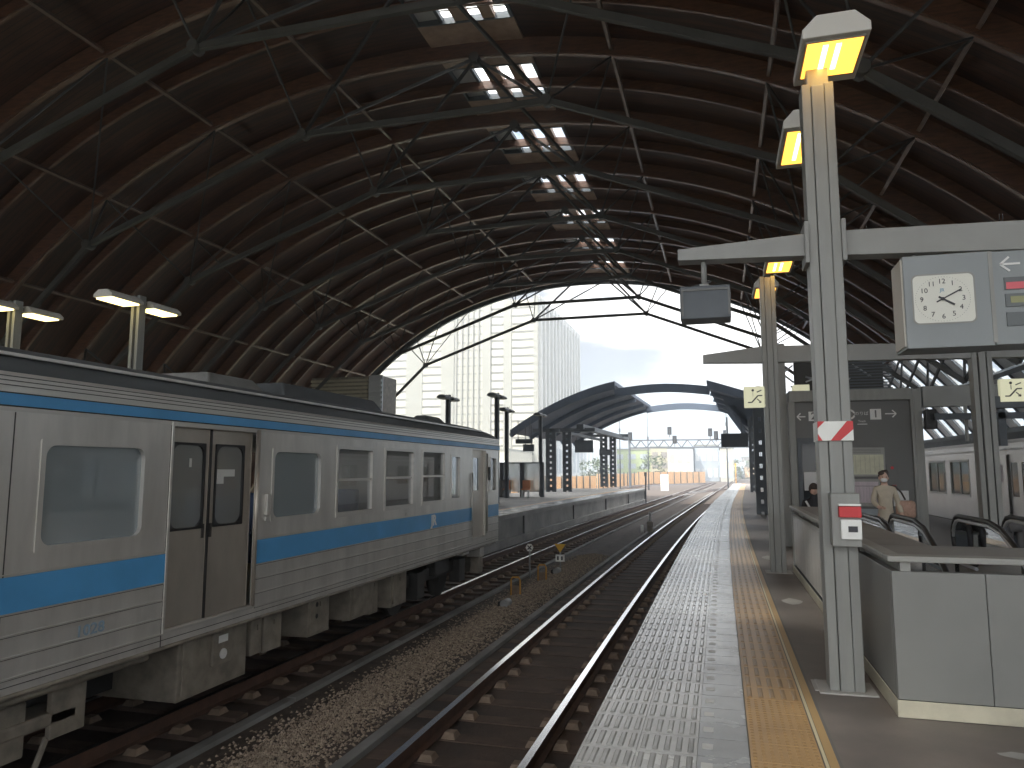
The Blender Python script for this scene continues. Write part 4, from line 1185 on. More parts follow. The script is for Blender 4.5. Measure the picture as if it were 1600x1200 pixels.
def stand_person(x, y, z0, H, label):
    t = thing('person', label, 'person', (x, y, z0))
    s = H / 1.62
    P = lambda dx, dy, dz: Vector((x + dx * s, y + dy * s, z0 + dz * s))
    pts = [(P(0, 0, .88), .10 * s), (P(0, 0, 1.08), .085 * s), (P(0, .01, 1.28), .09 * s), (P(0, .01, 1.36), .06 * s), (P(0, 0, 1.43), .045 * s), (P(-.01, -.015, 1.50), .085 * s),
           (P(-.08, 0, .80), .085 * s), (P(-.09, -.02, .45), .055 * s), (P(-.09, .02, .09), .038 * s), (P(-.09, -.09, .03), .03 * s),
           (P(.08, 0, .80), .085 * s), (P(.09, .02, .45), .055 * s), (P(.09, .05, .09), .038 * s), (P(.09, -.05, .03), .03 * s),
           (P(-.145, .0, 1.31), .036 * s), (P(-.20, -.02, 1.08), .034 * s), (P(-.13, -.18, .98), .032 * s), (P(-.08, -.24, 1.0), .022 * s),
           (P(.145, .0, 1.31), .036 * s), (P(.21, .0, 1.07), .034 * s), (P(.24, -.10, .86), .032 * s), (P(.24, -.13, .80), .022 * s)]
    ed = [(0, 1), (1, 2), (2, 3), (3, 4), (4, 5), (0, 6), (6, 7), (7, 8), (8, 9), (0, 10), (10, 11), (11, 12), (12, 13), (2, 14), (14, 15), (15, 16), (16, 17), (2, 18), (18, 19), (19, 20), (20, 21)]
    k = len(pts)
    for hx, hy, hz, dx in ((-.08, -.24, 1.0, .012), (.24, -.13, .80, 0)):
        root = 17 if hx < 0 else 21
        for f in range(5):
            a = (f - 2) * .011; L = (.05, .065, .07, .066, .05)[f]
            pts.append((P(hx + a, hy - .02, hz - .01), .008 * s)); pts.append((P(hx + a * 1.3, hy - .02 - L * .5, hz - .02 - L * .3), .0075 * s))
            ed += [(root, len(pts) - 2), (len(pts) - 2, len(pts) - 1)]
    body = skin_mesh('body', pts, ed, 'skin', t)
    # coat: tapered shell over torso and sleeves
    cp = [(P(0, .0, .62), (.17 * s, .15 * s)), (P(0, 0, .88), (.14 * s, .13 * s)), (P(0, 0, 1.08), (.115 * s, .11 * s)), (P(0, .01, 1.28), (.12 * s, .105 * s)), (P(0, .01, 1.385), (.06 * s, .06 * s)),
          (P(-.145, 0, 1.31), .055 * s), (P(-.20, -.02, 1.08), .052 * s), (P(-.135, -.165, .99), .043 * s), (P(.145, 0, 1.31), .055 * s), (P(.21, 0, 1.07), .052 * s), (P(.235, -.09, .88), .043 * s)]
    skin_mesh('coat', cp, [(0, 1), (1, 2), (2, 3), (3, 4), (3, 5), (5, 6), (6, 7), (3, 8), (8, 9), (9, 10)], 'coat', t)
    lp_ = [(P(0, 0, .75), .13 * s), (P(-.09, 0, .72), .095 * s), (P(-.09, -.02, .45), .075 * s), (P(-.09, .02, .12), .06 * s), (P(.09, 0, .72), .095 * s), (P(.09, .02, .45), .075 * s), (P(.09, .05, .12), .06 * s)]
    skin_mesh('trousers', lp_, [(0, 1), (1, 2), (2, 3), (0, 4), (4, 5), (5, 6)], 'trouser', t)
    c = P(-.01, -.015, 1.515)
    m = MB(); ellip(m, (c.x, c.y, c.z), (.076 * s, .09 * s, .112 * s)); hd_ = m.build('head', 'skin', t)
    m = MB(); ellip(m, (c.x + .004, c.y + .025 * s, c.z + .028 * s), (.088 * s, .092 * s, .105 * s)); ellip(m, (c.x + .055 * s, c.y + .085 * s, c.z + .09 * s), (.05 * s, .05 * s, .05 * s)); ellip(m, (c.x - .04 * s, c.y - .03 * s, c.z + .075 * s), (.055 * s, .06 * s, .04 * s)); m.build('hair', 'hair', t)
    m = MB(); ellip(m, (c.x - .005, c.y - .055 * s, c.z - .045 * s), (.058 * s, .045 * s, .045 * s)); m.build('face_mask', 'mask', t)
    m = MB()
    for q in (-1, 1): ellip(m, (c.x + q * .03 * s, c.y - .083 * s, c.z + .008 * s), (.012 * s, .006 * s, .007 * s), 8, 6)
    m.build('eye', 'hair', t)
    m = MB()
    for q in (-1, 1): ellip(m, (c.x + q * .079 * s, c.y + .0 * s, c.z - .01 * s), (.010 * s, .02 * s, .028 * s), 8, 6)
    m.build('ear', 'skin', t)
    m = MB()
    for q, dy in ((-.09, -.05), (.09, -.0)): 
        a = P(q, dy, .035); ellip(m, (a.x, a.y, a.z), (.045 * s, .12 * s, .045 * s))
    m.build('shoe', 'hair', t)
    return t, P, s
pt, P, s = stand_person(2.68, 13.9, .0, 1.53, 'person in cream coat with dark tied-up hair and face mask at the escalator head')
bagt = thing('shoulder_bag', 'brown shoulder bag worn on the side of the person in the cream coat', 'bag', P(.30, .0, .8))
m = MB(); c = P(.33, .02, .98); m.box(c.x - .15, c.x + .15, c.y - .08, c.y + .08, c.z - .17, c.z + .12); m.build('bag_body', 'bag', bagt, bevel=.055)
m = MB(); m.path([P(.33, .02, 1.12), P(.27, .01, 1.25), P(.17, .0, 1.365), P(.05, .02, 1.37)], .014, 6); m.build('strap', 'hair', bagt)
# seated person in black at the booth door
sb = thing('bench', 'low grey bench in front of the glass door of the booth', 'bench', (1.75, 15.4, 0))
m = MB(); m.box(1.45, 2.05, 15.25, 15.65, .40, .45); m.build('seat', 'booth_grey', sb, bevel=.01)
for x in (1.5, 2.0):
    m = MB(); m.box(x - .02, x + .02, 15.3, 15.6, .01, .40); m.build('leg', 'far_steel', sb)
st = thing('person', 'person with black hair and black jacket sitting by the glass door behind the column', 'person', (1.72, 15.4, .45))
Q = lambda dx, dy, dz: Vector((1.72 + dx, 15.4 + dy, .45 + dz))
pts = [(Q(0, 0, .10), .13), (Q(0, -.02, .30), .12), (Q(0, -.04, .50), .14), (Q(0, -.05, .58), .055), (Q(0, -.07, .72), .08),
       (Q(-.09, -.1, .08), .08), (Q(-.10, -.42, .07), .06), (Q(-.10, -.42, -.36), .04), (Q(-.10, -.52, -.41), .03),
       (Q(.09, -.1, .08), .08), (Q(.10, -.42, .07), .06), (Q(.10, -.42, -.36), .04), (Q(.10, -.52, -.41), .03),
       (Q(-.17, -.04, .50), .055), (Q(-.22, -.10, .27), .045), (Q(-.10, -.30, .18), .035), (Q(.17, -.04, .5), .055), (Q(.22, -.10, .27), .045), (Q(.10, -.30, .18), .035)]
skin_mesh('body', pts, [(0, 1), (1, 2), (2, 3), (3, 4), (0, 5), (5, 6), (6, 7), (7, 8), (0, 9), (9, 10), (10, 11), (11, 12), (2, 13), (13, 14), (14, 15), (2, 16), (16, 17), (17, 18)], 'jacket', st)
m = MB(); c = Q(0, -.07, .73); ellip(m, tuple(c), (.075, .09, .11)); m.build('head', 'skin', st)
m = MB(); ellip(m, (c.x, c.y + .02, c.z + .02), (.092, .10, .115)); ellip(m, (c.x, c.y - .05, c.z + .05), (.07, .05, .06)); m.build('hair', 'hair', st)
m = MB(); m.path([Q(-.16, -.13, .52), Q(-.05, -.19, .30), Q(.10, -.20, .12)], .02, 6); m.build('white_strap', 'mask', st)
for dx in (-.10, .10):
    m = MB()
    for f in range(5): m.tube(Q(dx + (f - 2) * .014, -.33, .17), Q(dx + (f - 2) * .016, -.39 - .01 * (f % 3), .15), .008, 6)
    m.build('hand', 'skin', st)

# ------------------------------------------------------------------ white train on the right
RX = 7.02
rt = thing('silver_train', 'pale silver train with dark roof standing at the right platform edge', 'train', (8.4, 25, ZR))
RZ0, RZ1 = -.12, 2.32
rw = []
for y in range(-1, 5):
    b0 = 12.6 + 7.2 * y
rwins = [(27.0, 28.9), (24.6, 26.4), (30.2, 31.8), (33.0, 35.0), (36.2, 38.2), (15.2, 16.9), (17.4, 19.0)]
rdoors = [(20.2, 21.6), (39.2, 40.6)]
hl = [(a, b, .82, 1.82) for a, b in rwins] + [(a, b, .12, 1.95) for a, b in rdoors]
m = MB(); wall_x(m, RX, 12.0, 44, .02, RZ1, hl); m.box(RX + .02, RX + 2.8, 12.0, 12.06, .02, RZ1); m.box(RX + .02, RX + 2.8, 43.9, 44, .02, RZ1)
m.quad((RX + 2.8, 12, .02), (RX + 2.8, 44, .02), (RX + 2.8, 44, RZ1), (RX + 2.8, 12, RZ1)); m.build('body', 'silver_train', rt)
m = MB(); m.box(RX - .01, RX + .02, 12, 44, 2.05, 2.10); m.box(RX - .012, RX + .02, 12, 44, 2.24, 2.31); m.box(RX - .006, RX + .02, 12, 19.9, .52, .56); m.build('side_band', 'white_paint', rt)
m = MB(); m.box(RX - .02, RX + .02, 12, 44, -.15, .02); m.box(RX + .3, RX + 2.6, 12.5, 43.5, -.8, -.05); m.build('lower_skirt', 'under_dark', rt)
m = MB(); n = 7; pp = [(RX, 2.32), (RX + .08, 2.50), (RX + .45, 2.68), (RX + 1.4, 2.80), (RX + 2.35, 2.68), (RX + 2.75, 2.5), (RX + 2.8, 2.32)]
m.prism([(a, 12, b) for a, b in pp], (0, 32, 0)); m.build('roof', 'train_roof', rt)
m = MB(); m.box(RX + .5, RX + 2.2, 16, 20, 2.7, 3.0); m.build('roof_unit', 'train_roof', rt, bevel=.05)
for i, (a, b) in enumerate(rwins):
    f = MB(); ring_x(f, RX + .03, RX - .008, rrect(a - .05, b + .05, .77, 1.87, .02), rrect(a + .02, b - .02, .84, 1.80, .08)); fo = f.build('window', 'frame_white', rt)
    p = MB(); p.quad((RX + .03, a, .82), (RX + .03, b, .82), (RX + .03, b, 1.82), (RX + .03, a, 1.82)); p.build('pane', 'far_pane', fo)
    p = MB(); p.box(RX + .01, RX + .05, (a + b) / 2 - .03, (a + b) / 2 + .03, .82, 1.82); p.build('mullion', 'frame_white', fo)
m = MB(); m.box(RX + .12, RX + .16, 27.0, 28.1, .82, 1.82, 0); m.build('dark_blind', 'under_dark', rt)
m = MB(); m.box(RX + .3, RX + .34, 24.4, 26.5, 1.2, 1.9, 0); m.build('green_poster', 'green_screen', rt)
m = MB(); m.box(RX + .3, RX + .8, 24.4, 26.5, .2, 1.2, 0); m.build('seat', 'yellow_seat', rt)
for a, b in rdoors:
    d = MB(); mid = (a + b) / 2
    wall_x(d, RX + .05, a, b, .1, 1.97, [(a + .15, mid - .12, .9, 1.75), (mid + .12, b - .15, .9, 1.75)]); do = d.build('door', 'silver_train', rt)
    for q0, q1 in ((a + .15, mid - .12), (mid + .12, b - .15)):
        p = MB(); p.quad((RX + .06, q0, .9), (RX + .06, q1, .9), (RX + .06, q1, 1.75), (RX + .06, q0, 1.75)); p.build('pane', 'dark_glass', do)
m = MB(); m.box(RX - .006, RX, 21.9, 22.2, 1.25, 1.7, 0); m.build('notice', 'poster_pink', rt)
m = MB(); m.box(RX + .15, RX + 2.7, 12.2, 43.8, .05, .1); m.box(RX + .15, RX + 2.7, 12.2, 43.8, 2.2, 2.24); m.build('interior_lining', 'interior', rt)

# ------------------------------------------------------------------ left platform: lamp posts, shelter, lattice columns
def lamp_post(x, y, z, label, dark=False):
    t = thing('lamp_post', label, 'lamp post', (x, y, 0), 'twin lamp posts on the left platform')
    pm = 'far_steel' if dark else 'frame_white'
    m = MB(); m.box(x - .11, x - .04, y - .09, y + .09, .01, z + .12); m.box(x + .03, x + .10, y - .09, y + .09, .01, z + .12); m.build('shaft', 'column_paint' if not dark else 'far_steel', t, bevel=.006)
    m = MB(); m.box(x - .04, x + .03, y - .06, y + .06, .01, z); m.build('shaft_core', 'column_dark', t)
    for a, b in ((y - .95, y - .10), (y + .18, y + 1.0)):
        m = MB(); w = .44
        pr = [(-w / 2, 0), (w / 2, 0), (w / 2, .06), (w * .25, .15), (-w * .25, .15), (-w / 2, .06)]
        m.prism([(x + px, a, z - .1 + pz) for px, pz in pr], (0, b - a, 0)); h = m.build('lamp_housing', 'lamp_shell' if not dark else 'far_steel', t, bevel=.01)
        m = MB(); m.box(x - w / 2 + .03, x + w / 2 - .03, a + .05, b - .10, z - .13, z - .10); m.build('lens', 'lamp_pale' if not dark else 'lamp_under', h)
    m = MB(); m.beam((x, y - .6, z - .02), (x, y + .7, z - .02), .06, .06); m.build('lamp_arm', 'column_paint', t)
    m = MB()
    for q in (-.5, .6): m.tube((x, y + q, z + .05), (x, y + q, z + .25), .004, 5)
    m.build('bird_spike', 'column_dark', t)
    return t
lamp_post(-11.5, 12.4, 5.02, 'lit twin lamp post rising behind the train roof, right of its twin')
lamp_post(-14.3, 12.0, 5.0, 'lit twin lamp post at the left edge of the photo behind the train')
lamp_post(-12.15, 32.4, 4.95, 'leftmost dark twin lamp post in front of the white tower', True)
lamp_post(-10.25, 34.0, 5.15, 'tallest dark twin lamp post at the front end of the blue striped train', True)
lamp_post(-11.6, 40.4, 5.0, 'dark twin lamp post just right of the tallest one', True)
lamp_post(-10.6, 44.5, 5.0, 'dark twin lamp post in front of the left curved canopy', True)

def lattice_col(x, y, z1, label, w=.42, dx=.0):
    t = thing('lattice_column', label, 'column', (x, y, 0), 'lattice columns of the canopies')
    m = MB(); m.box(x - w / 2, x - w / 2 + w * .38, y - .12, y + .12, 0.01, z1); m.box(x + w / 2 - w * .38, x + w / 2, y - .12, y + .12, 0.01, z1); m.build('shaft', 'far_steel', t)
    m = MB(); z = .1
    while z < z1: m.box(x - w / 2 + .14, x + w / 2 - .14, y - .10, y + .10, z, z + .27); z += .42
    m.build('batten', 'far_steel', t)
    return t
lattice_col(-11.85, 53.0, 4.6, 'nearer left one of the dark lattice columns under the left canopy', .75)
lattice_col(-10.75, 53.5, 4.6, 'nearer right one of the dark lattice columns under the left canopy', .65)
lattice_col(-10.55, 70.0, 4.9, 'far left one of the dark lattice columns under the left canopy', .7)
lattice_col(-9.75, 70.5, 4.9, 'far right one of the dark lattice columns under the left canopy', .6)
lattice_col(1.42, 28.0, 4.4, 'dark lattice column near the far end of our platform, left of the booth', .42)
lattice_col(2.3, 56.0, 5.2, 'dark lattice column under the right canopy, mostly hidden', .5)
lattice_col(2.9, 70.0, 5.2, 'farthest dark lattice column under the right canopy', .5)

# canopies beyond the great roof
def canopy(arc, y0, y1, label, th=.28):
    t = thing('platform_canopy', label, 'canopy', (arc[len(arc) // 2][0], (y0 + y1) / 2, 4), 'curved canopies beyond the great roof')
    m = MB(); n = len(arc); Y = [y0 + (y1 - y0) * i / 8 for i in range(9)]
    vs = []
    for y in Y: vs += [(x, y, z) for x, z in arc] + [(x, y, z + th) for x, z in arc]
    fs = []
    for i in range(8):
        a, b = i * 2 * n, (i + 1) * 2 * n
        for j in range(n - 1):
            fs += [(a + j, b + j, b + j + 1, a + j + 1), (a + n + j, a + n + j + 1, b + n + j + 1, b + n + j)]
        fs += [(a, a + n, b + n, b), (a + n - 1, b + n - 1, b + 2 * n - 1, a + 2 * n - 1)]
    e = 8 * 2 * n
    for j in range(n - 1):
        fs += [(j, j + 1, n + j + 1, n + j), (e + j, e + n + j, e + n + j + 1, e + j + 1)]
    m.add(vs, fs); m.bend().build('roof_shell', 'canopy_hazed', t)
    for i in range(0, 9, 2):
        m = MB()
        for (xa, za), (xb, zb) in zip(arc[:-1], arc[1:]): m.beam((xa, Y[i] + .1, za - .16), (xb, Y[i] + .1, zb - .16), .2, .32)
        m.bend().build('rib', 'canopy_hazed', t)
    return t
def circ(xc, zc_, rx, rz, a0, a1, n=12):
    return [(xc + rx * math.cos(R(a0 + (a1 - a0) * i / n)), zc_ + rz * math.sin(R(a0 + (a1 - a0) * i / n))) for i in range(n + 1)]
# big circle through (-15.6,4.6) (-12.6,5.95) (-8.6,7.5), its centre over the tracks
CC = -5.2
def arcz(x): return 8.15 - ((x - CC) ** 2) / 33.0
la = [(-16.4 + (8.05) * i / 12, arcz(-16.4 + 8.05 * i / 12)) for i in range(13)]
ra = [(-1.75 + 9.2 * i / 12, 7.72 - .30 * (9.2 * i / 12) - .012 * (9.2 * i / 12) ** 2) for i in range(13)]
lc = canopy([(x, z) for x, z in la], 54.5, 76, 'dark curved canopy over the left island platform beyond the great roof')
rc = canopy([(x, z) for x, z in ra], 54.5, 76, 'dark curved canopy over our platform beyond the great roof')
for yy, hh, nm in ((56.0, .62, 'thicker nearer curved steel arch spanning between the two canopies'), (74.5, .6, 'farther curved steel arch spanning between the two canopies')):
    m = MB(); N = 12
    f = lambda x: arcz(x) * (1 if yy < 60 else 1.03) + .05
    for i in range(N):
        xa = -8.6 + 7.0 * i / N; xb = -8.6 + 7.0 * (i + 1) / N
        fa = 7.38 + .30 * math.sin(PI * i / N); fb_ = 7.38 + .30 * math.sin(PI * (i + 1) / N)
        if yy > 60: fa += .15; fb_ += .15
        m.beam((xa, yy, fa), (xb, yy, fb_), .35, hh)
    tag(m.bend().build('canopy_arch', 'canopy_hazed', origin=(-5 + curve(yy), yy, 7.5)), nm, 'arch', 'arches joining the canopies')
for y in (57.0, 63.0, 69.0, 75.0):
    m = MB(); m.prism([(-.9, y, 7.1), (.5, y, 5.0), (1.1, y, 4.6), (2.9, y, 4.6), (3.3, y, 6.1)], (0, .35, 0)); m.bend().build('bracket', 'canopy_hazed', rc)
m = MB(); m.prism([(-.2, 57, 6.3), (1.0, 57, 4.75), (1.2, 57, 4.95), (0.1, 57, 6.45)], (0, 18, 0)); m.bend().build('gutter_board', 'canopy_hazed', rc)
# longitudinal girders under the left canopy
gd = thing('canopy_girder', 'pale steel girder running under the left curved canopy along the platform', 'girder', (-10.5, 62, 4.5))
m = MB(); m.box(-10.8, -10.3, 52.5, 74, 4.5, 4.85); m.box(-12.4, -12.1, 52.5, 72, 4.3, 4.5); m.bend().build('beam', 'far_steel', gd)
m = MB(); m.box(-13.2, -8.6, 52.9, 53.2, 4.35, 4.6); m.box(-12.6, -8.2, 69.9, 70.2, 4.7, 4.95); m.build('cross_beam', 'far_steel', gd)
# hanging signs under the left canopy
for (x0, x1, y, z0, z1, lb) in ((-12.6, -11.5, 46, 3.25, 3.55, 'dark hanging sign under the left canopy, the wider upper one'), (-12.0, -11.3, 45.6, 2.75, 3.2, 'small dark hanging display below the wide sign at the left'),
                                (-11.4, -9.9, 60, 3.0, 4.0, 'large dark hanging sign between the lattice columns of the left canopy'), (-9.7, -8.6, 62, 2.8, 3.3, 'dark hanging sign right of the large one under the left canopy')):
    t = thing('hanging_sign', lb, 'sign', ((x0 + x1) / 2, y, z0), 'dark signs under the left canopy')
    m = MB(); m.box(x0, x1, y - .1, y + .1, z0, z1); m.build('case', 'far_steel', t, bevel=.01)
    m = MB()
    for q in (x0 + .15, x1 - .15): m.box(q - .02, q + .02, y - .02, y + .02, z1, z1 + (1.2 if y < 50 else .9))
    m.build('hanger', 'far_steel', t)
# right hanging display under right canopy
t = thing('hanging_sign', 'dark hanging sign at the lower left corner of the right canopy', 'sign', (.7, 40, 3.3))
m = MB(); m.box(.1, 1.45, 39.9, 40.15, 2.75, 3.45); m.build('case', 'far_steel', t, bevel=.01)
m = MB(); m.box(.4, .46, 40, 40.06, 3.45, 4.3); m.box(1.1, 1.16, 40, 40.06, 3.45, 4.3); m.build('hanger', 'far_steel', t)
# shelter with benches
shx, shy = -11.9, 42.0
sh = thing('waiting_shelter', 'glass wind shelter with dark frame on the left platform', 'shelter', (-11.2, 42, 0))
m = MB()
for x in (-12.5, -11.25, -10.05): m.box(x - .12, x + .12, 42.4, 42.6, .01, 2.0)
m.box(-12.6, -9.95, 42.4, 42.6, 1.95, 2.03)
m.build('frame', 'far_steel', sh)
for x0, x1 in ((-12.38, -11.37), (-11.13, -10.17)):
    m = MB(); m.box(x0, x1, 42.48, 42.50, .3, 1.95); m.build('pane', 'screen_pane', sh)
for i, x in enumerate((-12.1, -10.9)):
    t = thing('orange_chair', ('left' if i == 0 else 'right') + ' orange chair inside the glass shelter on the left platform', 'chair', (x, 41.9, 0), 'orange chairs in the shelter')
    m = MB(); m.box(x - .24, x + .24, 41.7, 42.1, .42, .50); m.box(x - .24, x + .24, 42.08, 42.16, .45, .98); m.build('seat_shell', 'seat_orange', t, bevel=.04)
    for q in (-.18, .18):
        m = MB(); m.box(x + q - .03, x + q + .03, 41.75, 42.0, .01, .42); m.build('leg', 'white_paint', t)
m = MB(); m.box(-12.75, -12.2, 41.5, 42.0, .01, 1.0); m.box(-12.72, -12.23, 41.48, 41.5, .5, .9)
tag(m.build('vending_cabinet', 'booth_grey', bevel=.02, origin=(-12.45, 41.75, 0)), 'low dark cabinet at the left end of the glass shelter', 'cabinet')

# ------------------------------------------------------------------ trackside bits between the tracks
def pole_sign(x, y, z, label, kind):
    t = thing('trackside_sign', label, 'sign', (x, y, ZB))
    m = MB(); m.tube((x, y, ZB), (x, y, z), .022, 8); m.build('pole', 'relay_grey', t)
    if kind == 'diamond':
        m = MB(); c = .10
        m.prism([(x - c, y - .01, z), (x - c * .5, y - .01, z - c * .9), (x + c * .5, y - .01, z - c * .9), (x + c, y - .01, z), (x + c * .5, y - .01, z + c * .9), (x - c * .5, y - .01, z + c * .9)], (0, -.01, 0)); m.build('plate', 'white_refl', t)
        m = MB(); m.beam((x - .05, y - .024, z - .05), (x + .05, y - .024, z + .05), .003, .03); m.beam((x - .05, y - .024, z + .05), (x + .05, y - .024, z - .05), .003, .03); m.build('cross_mark', 'ink', t)
    else:
        m = MB(); m.prism([(x - .15, y - .01, z + .10), (x + .15, y - .01, z + .10), (x, y - .01, z - .13)], (0, -.015, 0)); m.build('plate', 'sign_yellow', t)
        m = MB(); m.box(x - .12, x + .12, y - .03, y - .01, z - .36, z - .18); m.build('number_plate', 'white_refl', t)
        m = MB()
        for q in (-.06, .05): m.box(x + q - .025, x + q + .025, y - .034, y - .03, z - .32, z - .22)
        m.build('marking', 'ink', t)
    return t
pole_sign(-4.68, 18.4, -.38, 'small white sign with dark cross on a grey pole between the tracks', 'diamond')
pole_sign(-4.17, 19.7, -.50, 'yellow triangle over a white plate on a short pole between the tracks', 'triangle')
for i, (x, y, lb) in enumerate(((-4.28, 15.6, 'nearer yellow hoop guard standing in the gravel'), (-4.22, 17.8, 'farther yellow hoop guard standing in the gravel'))):
    t = thing('hoop_guard', lb, 'guard', (x, y, ZB), 'yellow hoop guards between the tracks')
    m = MB(); h = .42; m.path([(x - .10, y, ZB), (x - .10, y, ZB + h - .05), (x - .07, y, ZB + h), (x + .07, y, ZB + h), (x + .10, y, ZB + h - .05), (x + .10, y, ZB)], .02, 8)
    m.build('hoop', 'hoop_yellow', t)
    m = MB(); m.box(x - .08, x + .08, y - .01, y + .01, ZB + .05, ZB + .25); m.build('plate', 'fastener', t)
for i, (x, y, lb) in enumerate(((-4.13, 14.2, 'grey cable junction cylinder lying in front of the nearer hoop guard'), (-4.15, 19.0, 'grey cable junction cylinder beside the yellow triangle sign'))):
    t = thing('junction_box', lb, 'junction box', (x, y, ZB), 'grey junction boxes between the tracks')
    m = MB(); m.tube((x + .03, y - .14, ZB + .13), (x + .05, y + .14, ZB + .13), .075, 14); m.build('drum', 'relay_grey', t)
    m = MB(); m.box(x - .10, x - .02, y - .1, y + .1, ZB, ZB + .16); m.build('bracket', 'under_dark', t, bevel=.01)
t = thing('signal_post', 'slim white topped post with dwarf signal between the two tracks farther on', 'signal', (-3.0, 33, ZB))
m = MB(); m.tube((-3.0, 33, ZB), (-3.0, 33, ZB + .9), .05); m.build('pole', 'relay_grey', t)
m = MB(); m.box(-3.12, -2.88, 32.9, 33.1, ZB + .05, ZB + .5); m.build('cabinet', 'under_box', t, bevel=.02)
m = MB(); m.tube((-3.3, 32.6, ZB), (-3.3, 32.6, ZB + .35), .06); m.build('marker', 'white_refl', t)

# signal gantry
gn = thing('signal_gantry', 'grey lattice signal gantry spanning the tracks in the distance', 'gantry', (-4, 110, ZB))
m = MB()
gx0, gx1, gy = -12.8, 5.6, 110
for z in (5.95, 4.85):
    for y in (gy, gy + .8): m.beam((gx0, y, z), (gx1, y, z), .16, .16)
n = 22
for i in range(n):
    a = gx0 + (gx1 - gx0) * i / n; b = gx0 + (gx1 - gx0) * (i + 1) / n
    for y in (gy, gy + .8):
        m.beam((a, y, 4.85 if i % 2 else 5.95), (b, y, 5.95 if i % 2 else 4.85), .10, .10)
m.build('truss', 'far_steel', gn)
for x in (gx0, gx1):
    m = MB(); m.beam((x, gy, ZB), (x, gy, 6.4), .22, .22); m.beam((x, gy + .8, ZB), (x, gy + .8, 6.4), .22, .22)
    for i in range(8): m.beam((x, gy, ZB + i * .9), (x, gy + .8, ZB + .9 + i * .9), .06, .06)
    m.build('post', 'far_steel', gn)
for x, z in ((-12.6, 6.2), (-6.9, 6.9), (-6.2, 5.6), (-1.2, 6.6), (-.4, 6.2), (.9, 6.3)):
    m = MB(); m.box(x - .30, x + .30, gy - .3, gy - .1, z - .2, z + .95); m.tube((x, gy, z - .6), (x, gy, z), .05); s_ = m.build('signal_head', 'black_plastic', gn, bevel=.03)
    m = MB()
    for q in range(3): m.tube((x, gy - .34, z + .05 + .22 * q), (x, gy - .30, z + .05 + .22 * q), .07, 10)
    m.build('signal_lens', 'led_dark', s_)
for x, h, lb in ((-13.4, 11.5, 'thin radio mast at the left leg of the gantry'), (-9.5, 9.5, 'thin mast beside the left canopy in the distance'), (1.0, 12.5, 'thin mast at the right end of the gantry')):
    m = MB(); m.tube((x, 104, ZB), (x, 104, h), .09, 8, r2=.05); m.box(x - .12, x + .12, 103.9, 104.1, h * .6, h * .6 + .5)
    tag(m.build('mast', 'far_steel', origin=(x, 104, ZB)), lb, 'mast', 'thin masts near the gantry')
for i, (x, y, h, lb) in enumerate(((-7.2, 62, 1.4, 'short grey post where the left platform ends'), (-.6, 96, 2.4, 'slim yellowish post at the far end of our platform'))):
    m = MB(); m.tube((x + curve(y), y, ZB), (x + curve(y), y, h), .05)
    m.box(x + curve(y) - .1, x + curve(y) + .1, y - .03, y + .03, h - .3, h)
    tag(m.build('marker_post', 'hoop_yellow' if i else 'far_steel', origin=(x + curve(y), y, ZB)), lb, 'post')

# orange fence, along the far left and across the end
fp = [(-21.3, 68), (-20.6, 88), (-17.6, 110), (-14.9, 141), (-2.9, 170)]
fe = thing('orange_fence', 'long orange corrugated fence along the left side of the tracks', 'fence', (-17, 110, -1))
for i in range(len(fp) - 1):
    (xa, ya), (xb, yb) = fp[i], fp[i + 1]; n = 14; m = MB()
    L = math.hypot(xb - xa, yb - ya)
    for j in range(int(L / .9)):
        t0 = j * .9 / L; t1 = (j + .93) * .9 / L
        zt = .75 if i < 2 else (1.0 if i == 2 else 1.25)
        m.beam((xa + (xb - xa) * t0, ya + (yb - ya) * t0, (zt - 2.3) / 2 + .1), (xa + (xb - xa) * t1, ya + (yb - ya) * t1, (zt - 2.3) / 2 + .1), .1, zt + 2.1)
    m.build('panel', 'fence_orange', fe)
    for j in range(int(L / 3)):
        m = MB(); t0 = j * 3 / L; m.box(xa + (xb - xa) * t0 + .1, xa + (xb - xa) * t0 + .25, ya + (yb - ya) * t0, ya + (yb - ya) * t0 + .2, -1.2, (.9 if i < 2 else 1.3)); m.build('post', 'fence_post', fe)
m = MB()
for j in range(30): m.box(1.5 + .62 * j, 2.05 + .62 * j, 300, 300.2, -1.1, 2.6)
tag(m.build('site_fence', 'fence_orange', origin=(5, 300, -1)), 'distant orange fence closing the view at the end of the tracks', 'fence')
m = MB(); m.box(-9.4 + 1.8, -8.4 + 1.8, 100, 101, ZB, 1.0)
tag(m.build('relay_cabinet', 'frame_white', bevel=.05, origin=(-7.1, 100.5, ZB)), 'white equipment cabinet beside the left leg of the gantry', 'cabinet')

# ------------------------------------------------------------------ buildings
tw = thing('office_tower', 'tall cream office tower with ribbed facade beyond the left platform', 'building', (-55, 175, -9))
TXR, TY, TTOP = -38.7, 160.0, 41.0
m = MB(); m.box(-92, TXR, TY, TY + 52, -9, 40.3); m.build('wall', 'bld_white', tw)
for a, b in ((-92, -70.6), (-66.5, -61.8), (-49.6, -46.8), (-44.6, -39.6)):
    m = MB(); z = -8
    m.box(a, b, TY - .06, TY - .02, -8, 40.2, 1)
    while z < 40:
        m.box(a, b, TY - .14, TY - .05, z, z + .42, 0); z += 1.85
    m.build('banded_wall', ['bld_line', 'bld_white'], tw)
m = MB(); m.box(-70.6, -66.5, TY - .25, TY, -9, 40.2); m.box(-46.6, -44.8, TY - .3, TY, -9, 40.2); m.box(-61.8, -58.6, TY - .25, TY, -9, 40.4); m.box(-51.6, -49.7, TY - .5, TY, -9, 40.6); m.box(-39.6, TXR + .1, TY - .35, TY, -9, 41)
m.build('pilaster', 'bld_strip', tw)
m = MB()
